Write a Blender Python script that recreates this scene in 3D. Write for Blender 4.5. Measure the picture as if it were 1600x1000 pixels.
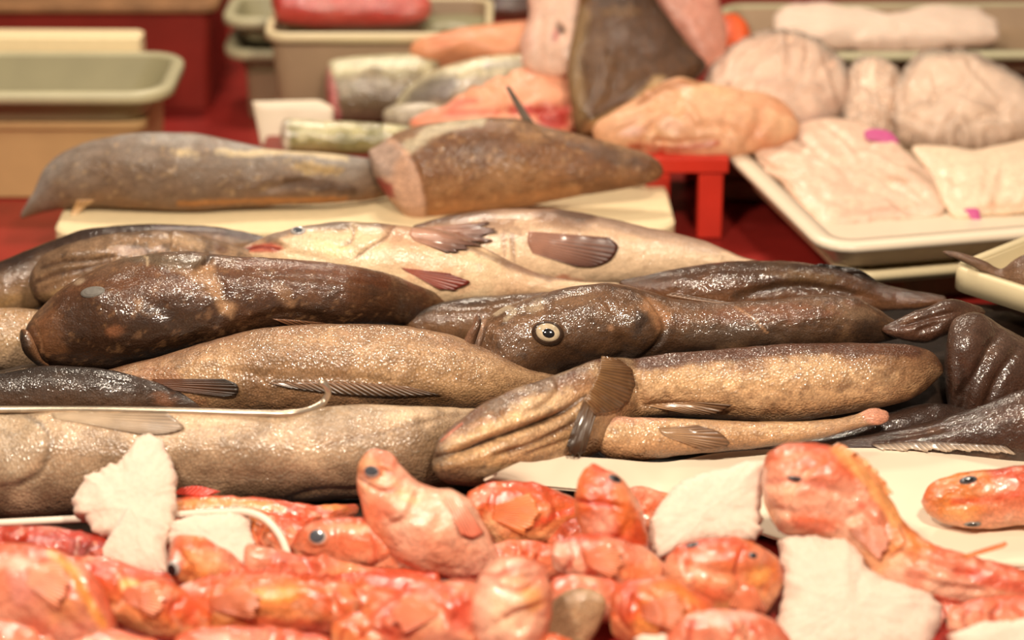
import bpy, math, random
import numpy as np
from mathutils import Vector, Matrix
from mathutils.bvhtree import BVHTree

for o in list(bpy.data.objects):
    bpy.data.objects.remove(o)
scene = bpy.context.scene
COL = scene.collection

# ------------------------------------------------------------------ camera
PITCH = math.radians(22.0)
CAM = np.array([0.0, -2.782, 1.244])
FPX = 83.0 / 36.0 * 1600.0
FWD = np.array([0, math.cos(PITCH), -math.sin(PITCH)])
UPV = np.array([0, math.sin(PITCH), math.cos(PITCH)])
RGT = np.array([1.0, 0, 0])
cd = bpy.data.cameras.new('camera')
cd.lens = 83.0
cd.sensor_width = 36.0
cd.dof.use_dof = True
cd.dof.focus_distance = 2.90
cd.dof.aperture_fstop = 2.1
cd.clip_start = 0.05
cam = bpy.data.objects.new('camera', cd)
COL.objects.link(cam)
cam.location = CAM
cam.rotation_euler = (math.pi / 2 - PITCH, 0, 0)
scene.camera = cam

# ------------------------------------------------------------------ world, lamps, exposure
w = bpy.data.worlds.new('hall')
scene.world = w
w.use_nodes = True
bg = w.node_tree.nodes['Background']
bg.inputs[0].default_value = (1.0, 0.82, 0.64, 1)
bg.inputs[1].default_value = 0.11


def lamp(name, loc, aim, size, energy, col=(1.0, 0.87, 0.70)):
    l = bpy.data.lights.new(name, 'AREA')
    l.shape = 'RECTANGLE'
    l.size, l.size_y = size
    l.energy = energy
    l.color = col
    o = bpy.data.objects.new(name, l)
    o.location = loc
    o.rotation_euler = (Vector(aim) - Vector(loc)).to_track_quat('-Z', 'Y').to_euler()
    COL.objects.link(o)
    return o


lamp('stall_or_fill_lamp', (-0.70, -1.75, 1.90), (-0.3, 0, 0), (0.24, 0.13), 40)
lamp('stall_or_fill_lamp', (0.50, -1.65, 2.00), (0.2, 0, 0), (0.24, 0.13), 40)
lamp('stall_or_fill_lamp', (-1.2, -0.5, 1.75), (-0.8, 0.9, 0.1), (0.4, 0.2), 9)  # fill lamp added to brighten the left background
lamp('stall_or_fill_lamp', (-0.35, 1.55, 2.2), (-0.1, 0.3, 0), (0.5, 0.2), 30)
lamp('stall_or_fill_lamp', (1.1, 0.9, 2.1), (0.7, 0.4, 0), (0.4, 0.2), 8)
scene.view_settings.view_transform = 'Standard'
scene.view_settings.look = 'None'
scene.view_settings.gamma = 1.0
scene.view_settings.use_curve_mapping = False
scene.view_settings.exposure = 0.25


# ------------------------------------------------------------------ geometry helpers
def ray(px, py):
    return FWD + RGT * (px - 800.0) / FPX + UPV * (500.0 - py) / FPX


def P(px, py, Y):
    r = ray(px, py)
    return CAM + r * ((Y - CAM[1]) / r[1])


def PZ(px, py, z):
    r = ray(px, py)
    return CAM + r * ((z - CAM[2]) / r[2])


def proj(v):
    d = v - CAM
    dep = d @ FWD
    return 800 + FPX * (d @ RGT) / dep, 500 - FPX * (d @ UPV) / dep, dep


def lin(c):
    c = np.array(c, float) / 255.0
    return np.where(c <= 0.04045, c / 12.92, ((c + 0.055) / 1.055) ** 2.4)


def L4(c):
    a = lin(c)
    return (a[0], a[1], a[2], 1.0)


def _hash(ix, iy, iz, seed):
    n = (ix * 374761393 + iy * 668265263 + iz * 2147483647 + seed * 974634777) & 0xFFFFFFFF
    n = ((n ^ (n >> 13)) * 1274126177) & 0xFFFFFFFF
    n = (n ^ (n >> 16)) & 0xFFFFFFFF
    return n / 4294967295.0


def vnoise(p, seed=0):
    p = np.asarray(p, float)
    i = np.floor(p).astype(np.int64)
    f = p - i
    f = f * f * (3 - 2 * f)
    r = 0
    for dx in (0, 1):
        for dy in (0, 1):
            for dz in (0, 1):
                wgt = (f[:, 0] if dx else 1 - f[:, 0]) * (f[:, 1] if dy else 1 - f[:, 1]) * (f[:, 2] if dz else 1 - f[:, 2])
                r = r + wgt * _hash(i[:, 0] + dx, i[:, 1] + dy, i[:, 2] + dz, seed)
    return r


def fbm(p, seed=0, o=3):
    r = 0
    a = 0.5
    t = 0
    for k in range(o):
        r = r + a * vnoise(p * (2 ** k), seed + 17 * k)
        t += a
        a *= 0.5
    return r / t


def sstep(a, b, x):
    t = np.clip((x - a) / (b - a + 1e-9), 0, 1)
    return t * t * (3 - 2 * t)


def pchip(x, y, xs):
    """monotone cubic interpolation, y may be (n,k)"""
    x = np.asarray(x, float)
    y = np.asarray(y, float)
    if y.ndim == 1:
        return pchip(x, y[:, None], xs)[:, 0]
    h = np.diff(x)[:, None]
    d = np.diff(y, axis=0) / h
    m = np.zeros_like(y)
    m[0] = d[0]
    m[-1] = d[-1]
    if len(x) > 2:
        w1 = 2 * h[1:] + h[:-1]
        w2 = h[1:] + 2 * h[:-1]
        ok = d[:-1] * d[1:] > 0
        with np.errstate(divide='ignore', invalid='ignore'):
            mm = (w1 + w2) / (w1 / d[:-1] + w2 / d[1:])
        m[1:-1] = np.where(ok, mm, 0)
    k = np.clip(np.searchsorted(x, xs) - 1, 0, len(x) - 2)
    t = ((xs - x[k]) / (x[k + 1] - x[k]))[:, None]
    hh = (x[k + 1] - x[k])[:, None]
    return ((2 * t ** 3 - 3 * t ** 2 + 1) * y[k] + (t ** 3 - 2 * t ** 2 + t) * hh * m[k]
            + (-2 * t ** 3 + 3 * t ** 2) * y[k + 1] + (t ** 3 - t ** 2) * hh * m[k + 1])


def catmull(x, y, xs):
    x = np.asarray(x, float)
    y = np.asarray(y, float)
    m = np.gradient(y, x, axis=0)
    k = np.clip(np.searchsorted(x, xs) - 1, 0, len(x) - 2)
    hh = (x[k + 1] - x[k])[:, None]
    t = (xs - x[k])[:, None] / hh
    return ((2 * t ** 3 - 3 * t ** 2 + 1) * y[k] + (t ** 3 - 2 * t ** 2 + t) * hh * m[k]
            + (-2 * t ** 3 + 3 * t ** 2) * y[k + 1] + (t ** 3 - t ** 2) * hh * m[k + 1])


def smooth_poly(pts, n):
    pts = np.asarray(pts, float)
    if len(pts) < 3:
        t = np.linspace(0, 1, n)[:, None]
        return pts[0] * (1 - t) + pts[-1] * t
    s = np.r_[0, np.cumsum(np.linalg.norm(np.diff(pts, axis=0), axis=1))]
    return catmull(s, pts, np.linspace(0, s[-1], n))


def poly_dist(px, py, poly, closed=False):
    """distance and signed side (left positive, y down) of points to polyline"""
    poly = np.asarray(poly, float)
    if closed:
        poly = np.vstack([poly, poly[:1]])
    best = np.full(len(px), 1e9)
    side = np.zeros(len(px))
    tt = np.zeros(len(px))
    n = len(poly) - 1
    for i in range(n):
        a, b = poly[i], poly[i + 1]
        d = b - a
        L = d @ d + 1e-9
        t = np.clip(((px - a[0]) * d[0] + (py - a[1]) * d[1]) / L, 0, 1)
        qx = px - (a[0] + t * d[0])
        qy = py - (a[1] + t * d[1])
        r = np.hypot(qx, qy)
        u = r < best
        best = np.where(u, r, best)
        side = np.where(u, np.sign(d[1] * (px - a[0]) - d[0] * (py - a[1])), side)
        tt = np.where(u, (i + t) / n, tt)
    return best, side, tt


def in_poly(px, py, poly):
    poly = np.asarray(poly, float)
    ins = np.zeros(len(px), bool)
    j = len(poly) - 1
    for i in range(len(poly)):
        xi, yi = poly[i]
        xj, yj = poly[j]
        with np.errstate(divide='ignore', invalid='ignore'):
            c = ((yi > py) != (yj > py)) & (px < (xj - xi) * (py - yi) / (yj - yi + 1e-12) + xi)
        ins ^= c
        j = i
    return ins


def folds(outline, n, seed, w=6.0, d=5.0, ang=None, ln=(.25, .6)):
    """random creases inside an outline"""
    r = np.random.RandomState(seed)
    o = np.asarray(outline, float)
    c = o.mean(0)
    ext = (o.max(0) - o.min(0))
    out = []
    for _ in range(n):
        q = c + (r.rand(2) - .5) * ext * .7
        a = r.rand() * math.pi * 2 if ang is None else math.radians(ang + (r.rand() - .5) * 50)
        l = ext.mean() * (ln[0] + (ln[1] - ln[0]) * r.rand()) / 2
        dv = np.array([math.cos(a), math.sin(a)])
        nv = np.array([-dv[1], dv[0]])
        poly = [tuple(q - dv * l), tuple(q + nv * l * (r.rand() - .5) * .7), tuple(q + dv * l)]
        out.append(('g', poly, w * (.7 + .6 * r.rand()), d * (.6 + .8 * r.rand())))
        if r.rand() < .6:
            out.append(('r', [tuple(np.array(t) + nv * w * 1.6) for t in poly], w, d * .7))
    return out


# ------------------------------------------------------------------ scene object helpers
def thing(name, label, cat, loc, group=None):
    o = bpy.data.objects.new(name, None)
    o.empty_display_size = 0.03
    COL.objects.link(o)
    o.location = tuple(loc)
    o['label'] = label
    o['category'] = cat
    if group:
        o['group'] = group
    return o


def tag(o, label=None, cat=None, group=None, kind=None):
    if label: o['label'] = label
    if cat: o['category'] = cat
    if group: o['group'] = group
    if kind: o['kind'] = kind
    return o


def add_mesh(name, V, faces, mat, parent=None, base=None, col=None, suv=None, smooth=True):
    me = bpy.data.meshes.new(name)
    V = np.asarray(V, float)
    if base is None:
        base = np.zeros(3)
        if parent is not None:
            q = parent
            while q.parent is not None:
                q = q.parent
            base = np.array(q.location)
    me.from_pydata((V - base).tolist(), [], faces if isinstance(faces, list) else faces.tolist())
    if smooth:
        me.polygons.foreach_set('use_smooth', np.ones(len(me.polygons), bool))
    if col is not None:
        at = me.color_attributes.new('Col', 'FLOAT_COLOR', 'POINT')
        c4 = np.ones((len(V), 4), np.float32)
        c4[:, :3] = col
        at.data.foreach_set('color', c4.ravel())
    if suv is not None:
        at = me.attributes.new('suv', 'FLOAT_VECTOR', 'POINT')
        s3 = np.zeros((len(V), 3), np.float32)
        s3[:, :suv.shape[1]] = suv
        at.data.foreach_set('vector', s3.ravel())
    me.materials.append(mat)
    o = bpy.data.objects.new(name, me)
    COL.objects.link(o)
    if parent is not None:
        o.parent = parent
    else:
        o.location = tuple(base)
    return o


def grid_faces(n, m, closed=True):
    i = np.arange(n - 1)[:, None]
    j = np.arange(m if closed else m - 1)[None, :]
    j2 = (j + 1) % m
    f = np.stack([i * m + j, i * m + j2, (i + 1) * m + j2, (i + 1) * m + j], -1)
    return f.reshape(-1, 4)


def grid_normals(G, closed=True):
    """G: (n,m,3) outward normals"""
    du = np.gradient(G, axis=0)
    if closed:
        dv = np.roll(G, -1, 1) - np.roll(G, 1, 1)
    else:
        dv = np.gradient(G, axis=1)
    N = np.cross(du, dv)
    N /= np.linalg.norm(N, axis=2, keepdims=True) + 1e-12
    return N


# ------------------------------------------------------------------ materials
def new_mat(name):
    m = bpy.data.materials.new(name)
    m.use_nodes = True
    nt = m.node_tree
    b = nt.nodes['Principled BSDF']
    return m, nt, b


def node(nt, kind, **kw):
    n = nt.nodes.new(kind)
    for k, v in kw.items():
        setattr(n, k, v)
    return n


def skin_mat(name, rough=0.38, coat=0.45, coat_rough=0.12, scale=330.0, scale_bump=0.35, lump=0.35, vary=0.22, sss=0.0,
             lump_scale=70.0, stretch=1.0, wrinkle=0.28, film=0.35, spec=0.4, tone=1.0):
    m, nt, b = new_mat(name)
    L = nt.links.new
    at = node(nt, 'ShaderNodeAttribute', attribute_name='Col')
    uv = node(nt, 'ShaderNodeAttribute', attribute_name='suv')
    tc = node(nt, 'ShaderNodeTexCoord')
    mp = node(nt, 'ShaderNodeMapping')
    mp.inputs['Scale'].default_value = (1.0, stretch, 1.0)
    L(uv.outputs['Vector'], mp.inputs['Vector'])
    vo = node(nt, 'ShaderNodeTexVoronoi')
    vo.inputs['Scale'].default_value = scale
    L(mp.outputs[0], vo.inputs['Vector'])
    n1 = node(nt, 'ShaderNodeTexNoise')
    n1.inputs['Scale'].default_value = lump_scale
    n1.inputs['Detail'].default_value = 4
    L(tc.outputs['Object'], n1.inputs['Vector'])
    n2 = node(nt, 'ShaderNodeTexNoise')
    n2.inputs['Scale'].default_value = 420
    n2.inputs['Detail'].default_value = 3
    L(tc.outputs['Object'], n2.inputs['Vector'])
    # colour: attribute * fine variation
    mr = node(nt, 'ShaderNodeMapRange')
    mr.inputs[1].default_value = 0.3
    mr.inputs[2].default_value = 0.7
    mr.inputs[3].default_value = (1 - vary) * tone
    mr.inputs[4].default_value = (1 + vary) * tone
    L(n2.outputs['Fac'], mr.inputs[0])
    mr2 = node(nt, 'ShaderNodeMapRange')
    mr2.inputs[1].default_value = 0.0
    mr2.inputs[2].default_value = 0.6
    mr2.inputs[3].default_value = 1 + vary * 0.6
    mr2.inputs[4].default_value = 1 - vary * 0.8
    L(vo.outputs['Distance'], mr2.inputs[0])
    mu = node(nt, 'ShaderNodeMath', operation='MULTIPLY')
    L(mr.outputs[0], mu.inputs[0])
    L(mr2.outputs[0], mu.inputs[1])
    vm = node(nt, 'ShaderNodeVectorMath', operation='SCALE')
    L(at.outputs['Color'], vm.inputs[0])
    L(vm.outputs[0], b.inputs['Base Color'])
    b1 = node(nt, 'ShaderNodeBump')
    b1.inputs['Strength'].default_value = lump
    b1.inputs['Distance'].default_value = 0.004
    L(n1.outputs['Fac'], b1.inputs['Height'])
    b2 = node(nt, 'ShaderNodeBump', invert=True)
    b2.inputs['Strength'].default_value = scale_bump
    b2.inputs['Distance'].default_value = 0.0012
    L(vo.outputs['Distance'], b2.inputs['Height'])
    L(b1.outputs[0], b2.inputs['Normal'])
    # wrinkles running along the body
    mpw = node(nt, 'ShaderNodeMapping')
    mpw.inputs['Scale'].default_value = (1.0, 1.5, 1.0)
    L(uv.outputs['Vector'], mpw.inputs['Vector'])
    nw = node(nt, 'ShaderNodeTexNoise')
    nw.inputs['Scale'].default_value = 48
    nw.inputs['Detail'].default_value = 5
    nw.inputs['Distortion'].default_value = 0.6
    L(mpw.outputs[0], nw.inputs['Vector'])
    b3 = node(nt, 'ShaderNodeBump')
    b3.inputs['Strength'].default_value = wrinkle
    b3.inputs['Distance'].default_value = 0.005
    L(nw.outputs['Fac'], b3.inputs['Height'])
    L(b2.outputs[0], b3.inputs['Normal'])
    L(b3.outputs[0], b.inputs['Normal'])
    # uneven film of water
    nf = node(nt, 'ShaderNodeTexNoise')
    nf.inputs['Scale'].default_value = 190
    nf.inputs['Detail'].default_value = 2
    L(tc.outputs['Object'], nf.inputs['Vector'])
    b4 = node(nt, 'ShaderNodeBump')
    b4.inputs['Strength'].default_value = film
    b4.inputs['Distance'].default_value = 0.002
    L(nf.outputs['Fac'], b4.inputs['Height'])
    L(b3.outputs[0], b4.inputs['Normal'])
    L(b4.outputs[0], b.inputs['Coat Normal'])
    # mottling streaks in the pigment
    mrw = node(nt, 'ShaderNodeMapRange')
    mrw.inputs[1].default_value = 0.32
    mrw.inputs[2].default_value = 0.68
    mrw.inputs[3].default_value = 1 - vary * 0.8
    mrw.inputs[4].default_value = 1 + vary * 0.8
    L(nw.outputs['Fac'], mrw.inputs[0])
    mu2 = node(nt, 'ShaderNodeMath', operation='MULTIPLY')
    L(mu.outputs[0], mu2.inputs[0])
    L(mrw.outputs[0], mu2.inputs[1])
    L(mu2.outputs[0], vm.inputs['Scale'])
    # patchy wetness
    n3 = node(nt, 'ShaderNodeTexNoise')
    n3.inputs['Scale'].default_value = 22
    n3.inputs['Detail'].default_value = 3
    L(tc.outputs['Object'], n3.inputs['Vector'])
    r3 = node(nt, 'ShaderNodeMapRange')
    r3.inputs[1].default_value = 0.35
    r3.inputs[2].default_value = 0.65
    r3.inputs[3].default_value = coat * 0.4
    r3.inputs[4].default_value = min(1.0, coat * 1.6)
    L(n3.outputs['Fac'], r3.inputs[0])
    L(r3.outputs[0], b.inputs['Coat Weight'])
    b.inputs['Coat Roughness'].default_value = coat_rough
    b.inputs['Coat IOR'].default_value = 1.62
    b.inputs['Roughness'].default_value = rough
    b.inputs['Specular IOR Level'].default_value = spec
    if sss > 0:
        b.inputs['Subsurface Weight'].default_value = sss
        b.inputs['Subsurface Radius'].default_value = (0.02, 0.008, 0.005)
        b.inputs['Subsurface Scale'].default_value = 0.5
    return m


def plain_mat(name, c, rough=0.5, spec=0.4, coat=0.0, var=0.08, nscale=30.0, bump=0.1, metal=0.0, sss=0.0, bdist=0.003, c2=None):
    m, nt, b = new_mat(name)
    L = nt.links.new
    tc = node(nt, 'ShaderNodeTexCoord')
    n1 = node(nt, 'ShaderNodeTexNoise')
    n1.inputs['Scale'].default_value = nscale
    n1.inputs['Detail'].default_value = 5
    L(tc.outputs['Object'], n1.inputs['Vector'])
    rp = node(nt, 'ShaderNodeValToRGB')
    a = lin(c)
    lo = np.clip(a * (1 - var), 0, 1) if c2 is None else lin(c2)
    hi = np.clip(a * (1 + var), 0, 1) if c2 is None else a
    rp.color_ramp.elements[0].position = 0.3
    rp.color_ramp.elements[1].position = 0.7
    rp.color_ramp.elements[0].color = (*lo, 1)
    rp.color_ramp.elements[1].color = (*hi, 1)
    L(n1.outputs['Fac'], rp.inputs[0])
    L(rp.outputs[0], b.inputs['Base Color'])
    if bump > 0:
        bp = node(nt, 'ShaderNodeBump')
        bp.inputs['Strength'].default_value = bump
        bp.inputs['Distance'].default_value = bdist
        L(n1.outputs['Fac'], bp.inputs['Height'])
        L(bp.outputs[0], b.inputs['Normal'])
    b.inputs['Roughness'].default_value = rough
    b.inputs['Specular IOR Level'].default_value = spec
    b.inputs['Coat Weight'].default_value = coat
    b.inputs['Metallic'].default_value = metal
    if sss > 0:
        b.inputs['Subsurface Weight'].default_value = sss
        b.inputs['Subsurface Radius'].default_value = (0.02, 0.012, 0.008)
        b.inputs['Subsurface Scale'].default_value = 0.6
    return m


def fin_mat(name, rough=0.35, coat=0.4):
    m, nt, b = new_mat(name)
    L = nt.links.new
    at = node(nt, 'ShaderNodeAttribute', attribute_name='Col')
    uv = node(nt, 'ShaderNodeAttribute', attribute_name='suv')
    wv = node(nt, 'ShaderNodeTexWave', wave_type='BANDS', bands_direction='X')
    wv.inputs['Scale'].default_value = 0.45
    wv.inputs['Distortion'].default_value = 0.4
    L(uv.outputs['Vector'], wv.inputs['Vector'])
    mr = node(nt, 'ShaderNodeMapRange')
    mr.inputs[3].default_value = 0.66
    mr.inputs[4].default_value = 1.2
    L(wv.outputs['Fac'], mr.inputs[0])
    vm = node(nt, 'ShaderNodeVectorMath', operation='SCALE')
    L(at.outputs['Color'], vm.inputs[0])
    L(mr.outputs[0], vm.inputs['Scale'])
    L(vm.outputs[0], b.inputs['Base Color'])
    bp = node(nt, 'ShaderNodeBump')
    bp.inputs['Strength'].default_value = 0.5
    bp.inputs['Distance'].default_value = 0.0015
    L(wv.outputs['Fac'], bp.inputs['Height'])
    L(bp.outputs[0], b.inputs['Normal'])
    b.inputs['Roughness'].default_value = rough
    b.inputs['Coat Weight'].default_value = coat
    b.inputs['Coat Roughness'].default_value = 0.15
    return m


M = {}
M['skin_dark'] = skin_mat('dark_wet_skin', spec=0.25, tone=0.72, rough=0.46, coat=0.95, coat_rough=0.07, scale=420, scale_bump=0.30, lump=0.45)
M['skin_tan'] = skin_mat('tan_scaled_skin', rough=0.38, coat=0.7, coat_rough=0.09, scale=300, scale_bump=0.75, lump=0.25)
M['skin_matte'] = skin_mat('drying_skin', rough=0.55, coat=0.22, coat_rough=0.14, scale=300, scale_bump=0.5, lump=0.35, spec=0.25)
M['skin_pale'] = skin_mat('pale_belly_skin', rough=0.38, coat=0.35, coat_rough=0.15, scale=380, scale_bump=0.25, lump=0.35, vary=0.12)
M['skin_red'] = skin_mat('red_wet_skin', rough=0.36, coat=0.6, coat_rough=0.07, scale=230, scale_bump=0.45, lump=0.9, vary=0.16,
                         sss=0.12, lump_scale=55)
M['flesh'] = skin_mat('raw_flesh', rough=0.5, coat=0.14, coat_rough=0.2, scale=120, scale_bump=0.1, lump=0.5, vary=0.10, sss=0.1, lump_scale=40)
M['silver'] = skin_mat('silver_scaled_skin', rough=0.28, coat=0.6, coat_rough=0.12, scale=200, scale_bump=0.8, lump=0.3, vary=0.25)
M['fin'] = fin_mat('wet_fin')
M['eye_white'] = plain_mat('eye_iris_gold', (186, 166, 138), rough=0.15, coat=0.8, var=0.2, nscale=200, bump=0)
M['eye_grey'] = plain_mat('eye_cloudy_grey', (122, 114, 106), rough=0.2, coat=0.6, var=0.1, nscale=100, bump=0)
M['eye_blue'] = plain_mat('eye_pale_blue_grey', (176, 166, 160), rough=0.15, coat=0.8, var=0.15, nscale=120, bump=0)
M['eye_film'] = plain_mat('eye_dull_film', (104, 98, 92), rough=0.45, spec=0.3, var=0.2, nscale=120, bump=0)
M['pupil'] = plain_mat('eye_pupil', (26, 24, 26), rough=0.12, coat=0.8, var=0.1, bump=0)
M['pupil_grey'] = plain_mat('eye_pupil_hazy', (74, 76, 82), rough=0.15, coat=0.8, var=0.15, nscale=120, bump=0)
M['ice'] = plain_mat('crushed_ice', (222, 196, 178), rough=0.55, spec=0.3, var=0.05, nscale=160, bump=0.35, sss=0.25, bdist=0.004)
M['foam'] = plain_mat('white_foam', (232, 210, 168), rough=0.6, var=0.03, nscale=80, bump=0.05)
M['white_plastic'] = plain_mat('white_plastic', (228, 210, 186), rough=0.35, var=0.03, nscale=12, bump=0.02)
M['cream_plastic'] = plain_mat('cream_plastic', (214, 196, 158), rough=0.4, var=0.05, nscale=12, bump=0.02)
M['grey_green'] = plain_mat('grey_green_plastic', (138, 130, 100), rough=0.4, var=0.06, nscale=14, bump=0.03)
M['tan_plastic'] = plain_mat('tan_plastic', (186, 150, 104), rough=0.45, var=0.08, nscale=14, bump=0.03)
M['rim_grey'] = plain_mat('pale_rim_plastic', (178, 170, 138), rough=0.38, var=0.06, nscale=14, bump=0.03)
M['taupe'] = plain_mat('taupe_plastic', (150, 124, 98), rough=0.45, var=0.08, nscale=14, bump=0.03)
M['red_plastic'] = plain_mat('red_plastic', (196, 50, 34), rough=0.38, var=0.1, nscale=14, bump=0.03)
M['dull_red'] = plain_mat('dull_red_plastic', (126, 38, 30), rough=0.45, var=0.12, nscale=14, bump=0.03)
M['red_cloth'] = plain_mat('red_cover', (148, 40, 34), rough=0.4, var=0.18, nscale=9, bump=0.1, coat=0.1)
M['wood'] = plain_mat('brown_crate_wood', (140, 100, 66), rough=0.6, var=0.3, nscale=20, bump=0.2)
M['dark'] = plain_mat('dark_backdrop', (70, 50, 34), rough=0.8, var=0.3, nscale=5, bump=0.0)
M['steel'] = plain_mat('dull_steel', (196, 178, 158), rough=0.3, var=0.12, nscale=60, bump=0.05, metal=0.75)
M['white_wire'] = plain_mat('white_coated_wire', (232, 212, 194), rough=0.35, var=0.04, nscale=60, bump=0.02)
M['mat'] = plain_mat('shade_mat', (40, 28, 21), rough=0.45, var=0.3, nscale=60, bump=0.4)  # near-black colour stands in for shade in the gaps of the heap
M['magenta'] = plain_mat('magenta_tag', (196, 84, 140), rough=0.5, var=0.1, nscale=60, bump=0.05)


def bag_mat():
    m, nt, b = new_mat('clear_plastic_bag')
    L = nt.links.new
    out = nt.nodes['Material Output']
    nt.nodes.remove(b)
    tc = node(nt, 'ShaderNodeTexCoord')
    n1 = node(nt, 'ShaderNodeTexNoise')
    n1.inputs['Scale'].default_value = 26
    n1.inputs['Detail'].default_value = 4
    n1.inputs['Distortion'].default_value = 1.2
    L(tc.outputs['Object'], n1.inputs['Vector'])
    bp = node(nt, 'ShaderNodeBump')
    bp.inputs['Strength'].default_value = 0.9
    bp.inputs['Distance'].default_value = 0.01
    L(n1.outputs['Fac'], bp.inputs['Height'])
    tr = node(nt, 'ShaderNodeBsdfTransparent')
    tr.inputs[0].default_value = (0.97, 0.95, 0.93, 1)
    gl = node(nt, 'ShaderNodeBsdfGlossy')
    gl.inputs['Roughness'].default_value = 0.18
    gl.inputs[0].default_value = (0.95, 0.93, 0.9, 1)
    L(bp.outputs[0], gl.inputs['Normal'])
    df = node(nt, 'ShaderNodeBsdfDiffuse')
    df.inputs[0].default_value = L4((246, 224, 206))
    fr = node(nt, 'ShaderNodeFresnel')
    fr.inputs[0].default_value = 1.22
    L(bp.outputs[0], fr.inputs['Normal'])
    m1 = node(nt, 'ShaderNodeMixShader')
    m1.inputs[0].default_value = 0.32
    L(tr.outputs[0], m1.inputs[1])
    L(df.outputs[0], m1.inputs[2])
    m2 = node(nt, 'ShaderNodeMixShader')
    L(fr.outputs[0], m2.inputs[0])
    L(m1.outputs[0], m2.inputs[1])
    L(gl.outputs[0], m2.inputs[2])
    L(m2.outputs[0], out.inputs[0])
    return m


M['bag'] = bag_mat()


# ------------------------------------------------------------------ fish builder
class Fish:
    pass


def shape_ops(G, N, ops):
    """sculpt creases, folds and swellings into the side that was traced"""
    n, m, _ = G.shape
    V = G.reshape(-1, 3)
    px, py, dep = proj(V)
    Nf = N.reshape(-1, 3)
    vd = CAM - V
    vd /= np.linalg.norm(vd, axis=1, keepdims=True)
    face = sstep(-0.05, 0.3, (Nf * vd).sum(1))
    disp = np.zeros(len(V))
    for op in ops:
        k = op[0]
        if k in 'gr':
            poly = smooth_poly(op[1], max(3, 4 * len(op[1])))
            d, s, t = poly_dist(px, py, poly)
            e = np.exp(-(d / op[2]) ** 2) * np.minimum(1, 4 * np.minimum(t, 1 - t) + 0.25)
            disp += (-1 if k == 'g' else 1) * op[3] * 0.001 * e * face
        elif k == 's':
            poly = smooth_poly(op[1], max(3, 4 * len(op[1])))
            d, s, t = poly_dist(px, py, poly)
            sd = d * s * op[4]
            e = 0.5 * (1 + np.tanh(sd / op[2] * 2)) * np.exp(-np.maximum(sd, 0) ** 2 / (op[5]) ** 2)
            e *= np.minimum(1, 5 * np.minimum(t, 1 - t) + 0.1)
            disp += op[3] * 0.001 * e * face
        elif k == 'b':
            _, cx, cy, rx, ry, ang, h = op
            a = math.radians(ang)
            dx, dy = px - cx, py - cy
            u = (dx * math.cos(a) + dy * math.sin(a)) / rx
            v = (-dx * math.sin(a) + dy * math.cos(a)) / ry
            disp += h * 0.001 * np.exp(-(u * u + v * v)) * face
    return (V + Nf * disp[:, None]).reshape(n, m, 3)


def paint_ops(colr, V, N, ops, seed=3):
    px, py, dep = proj(V)
    vd = CAM - V
    face = sstep(-0.1, 0.15, (N * vd).sum(1))
    for op in ops:
        k = op[0]
        if k == 'e':
            _, cx, cy, rx, ry, ang, c, al, nz = op
            a = math.radians(ang)
            dx, dy = px - cx, py - cy
            u = (dx * math.cos(a) + dy * math.sin(a)) / rx
            v = (-dx * math.sin(a) + dy * math.cos(a)) / ry
            r = np.sqrt(u * u + v * v) + nz * 1.7 * ((fbm(V * 60, seed + 5) - 0.5) * 2 + (fbm(V * 190, seed + 6) - 0.5) * 1.2)
            wgt = al * (1 - sstep(0.35, 1.2, r))
        elif k == 'l':
            _, poly, wd, c, al, nz = op
            d, s, t = poly_dist(px, py, smooth_poly(poly, max(3, 4 * len(poly))))
            r = d / wd + nz * (fbm(V * 90, seed + 9) - 0.5) * 2
            wgt = al * (1 - sstep(0.4, 1.2, r))
        elif k == 'p':
            _, poly, c, al, soft = op
            d, s, t = poly_dist(px, py, poly, True)
            sd = np.where(in_poly(px, py, poly), d, -d) + soft * 1.5 * (fbm(V * 80, seed + 2) - 0.5)
            wgt = al * sstep(-soft, soft, sd)
        wgt = (wgt * face)[:, None]
        colr = colr * (1 - wgt) + lin(c) * wgt
        seed += 1
    return colr


def sections(secs, n, r0=0.0, r1=0.0, tdef=0.9):
    A = np.array([list(s) + [tdef] * (6 - len(s)) for s in secs], float)
    cx = (A[:, 0] + A[:, 2]) / 2
    cy = (A[:, 1] + A[:, 3]) / 2
    s = np.r_[0, np.cumsum(np.maximum(2.0, np.hypot(np.diff(cx), np.diff(cy))))]
    t = np.linspace(0, 1, n)
    t = 0.65 * t + 0.35 * (0.5 - 0.5 * np.cos(np.pi * t))   # denser at both ends
    ss = t * s[-1]
    c2 = pchip(s, np.c_[cx, cy], ss)
    hv = pchip(s, np.c_[A[:, 0] - A[:, 2], A[:, 1] - A[:, 3]] / 2, ss)
    YT = pchip(s, A[:, 4:6], ss)
    k = np.ones(n)
    if r0 > 0: k *= np.sqrt(np.clip(1 - (1 - np.clip(ss / r0, 0, 1)) ** 2, 0.0004, 1))
    if r1 > 0: k *= np.sqrt(np.clip(1 - (1 - np.clip((s[-1] - ss) / r1, 0, 1)) ** 2, 0.0004, 1))
    C = np.array([P(a, b, y) for (a, b), y in zip(c2, YT[:, 0])])
    dep = (C - CAM) @ FWD
    mpp = dep / FPX
    a3 = (RGT[None] * hv[:, :1] - UPV[None] * hv[:, 1:]) * mpp[:, None]
    return C, a3, k, YT[:, 1], ss / s[-1]


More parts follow.
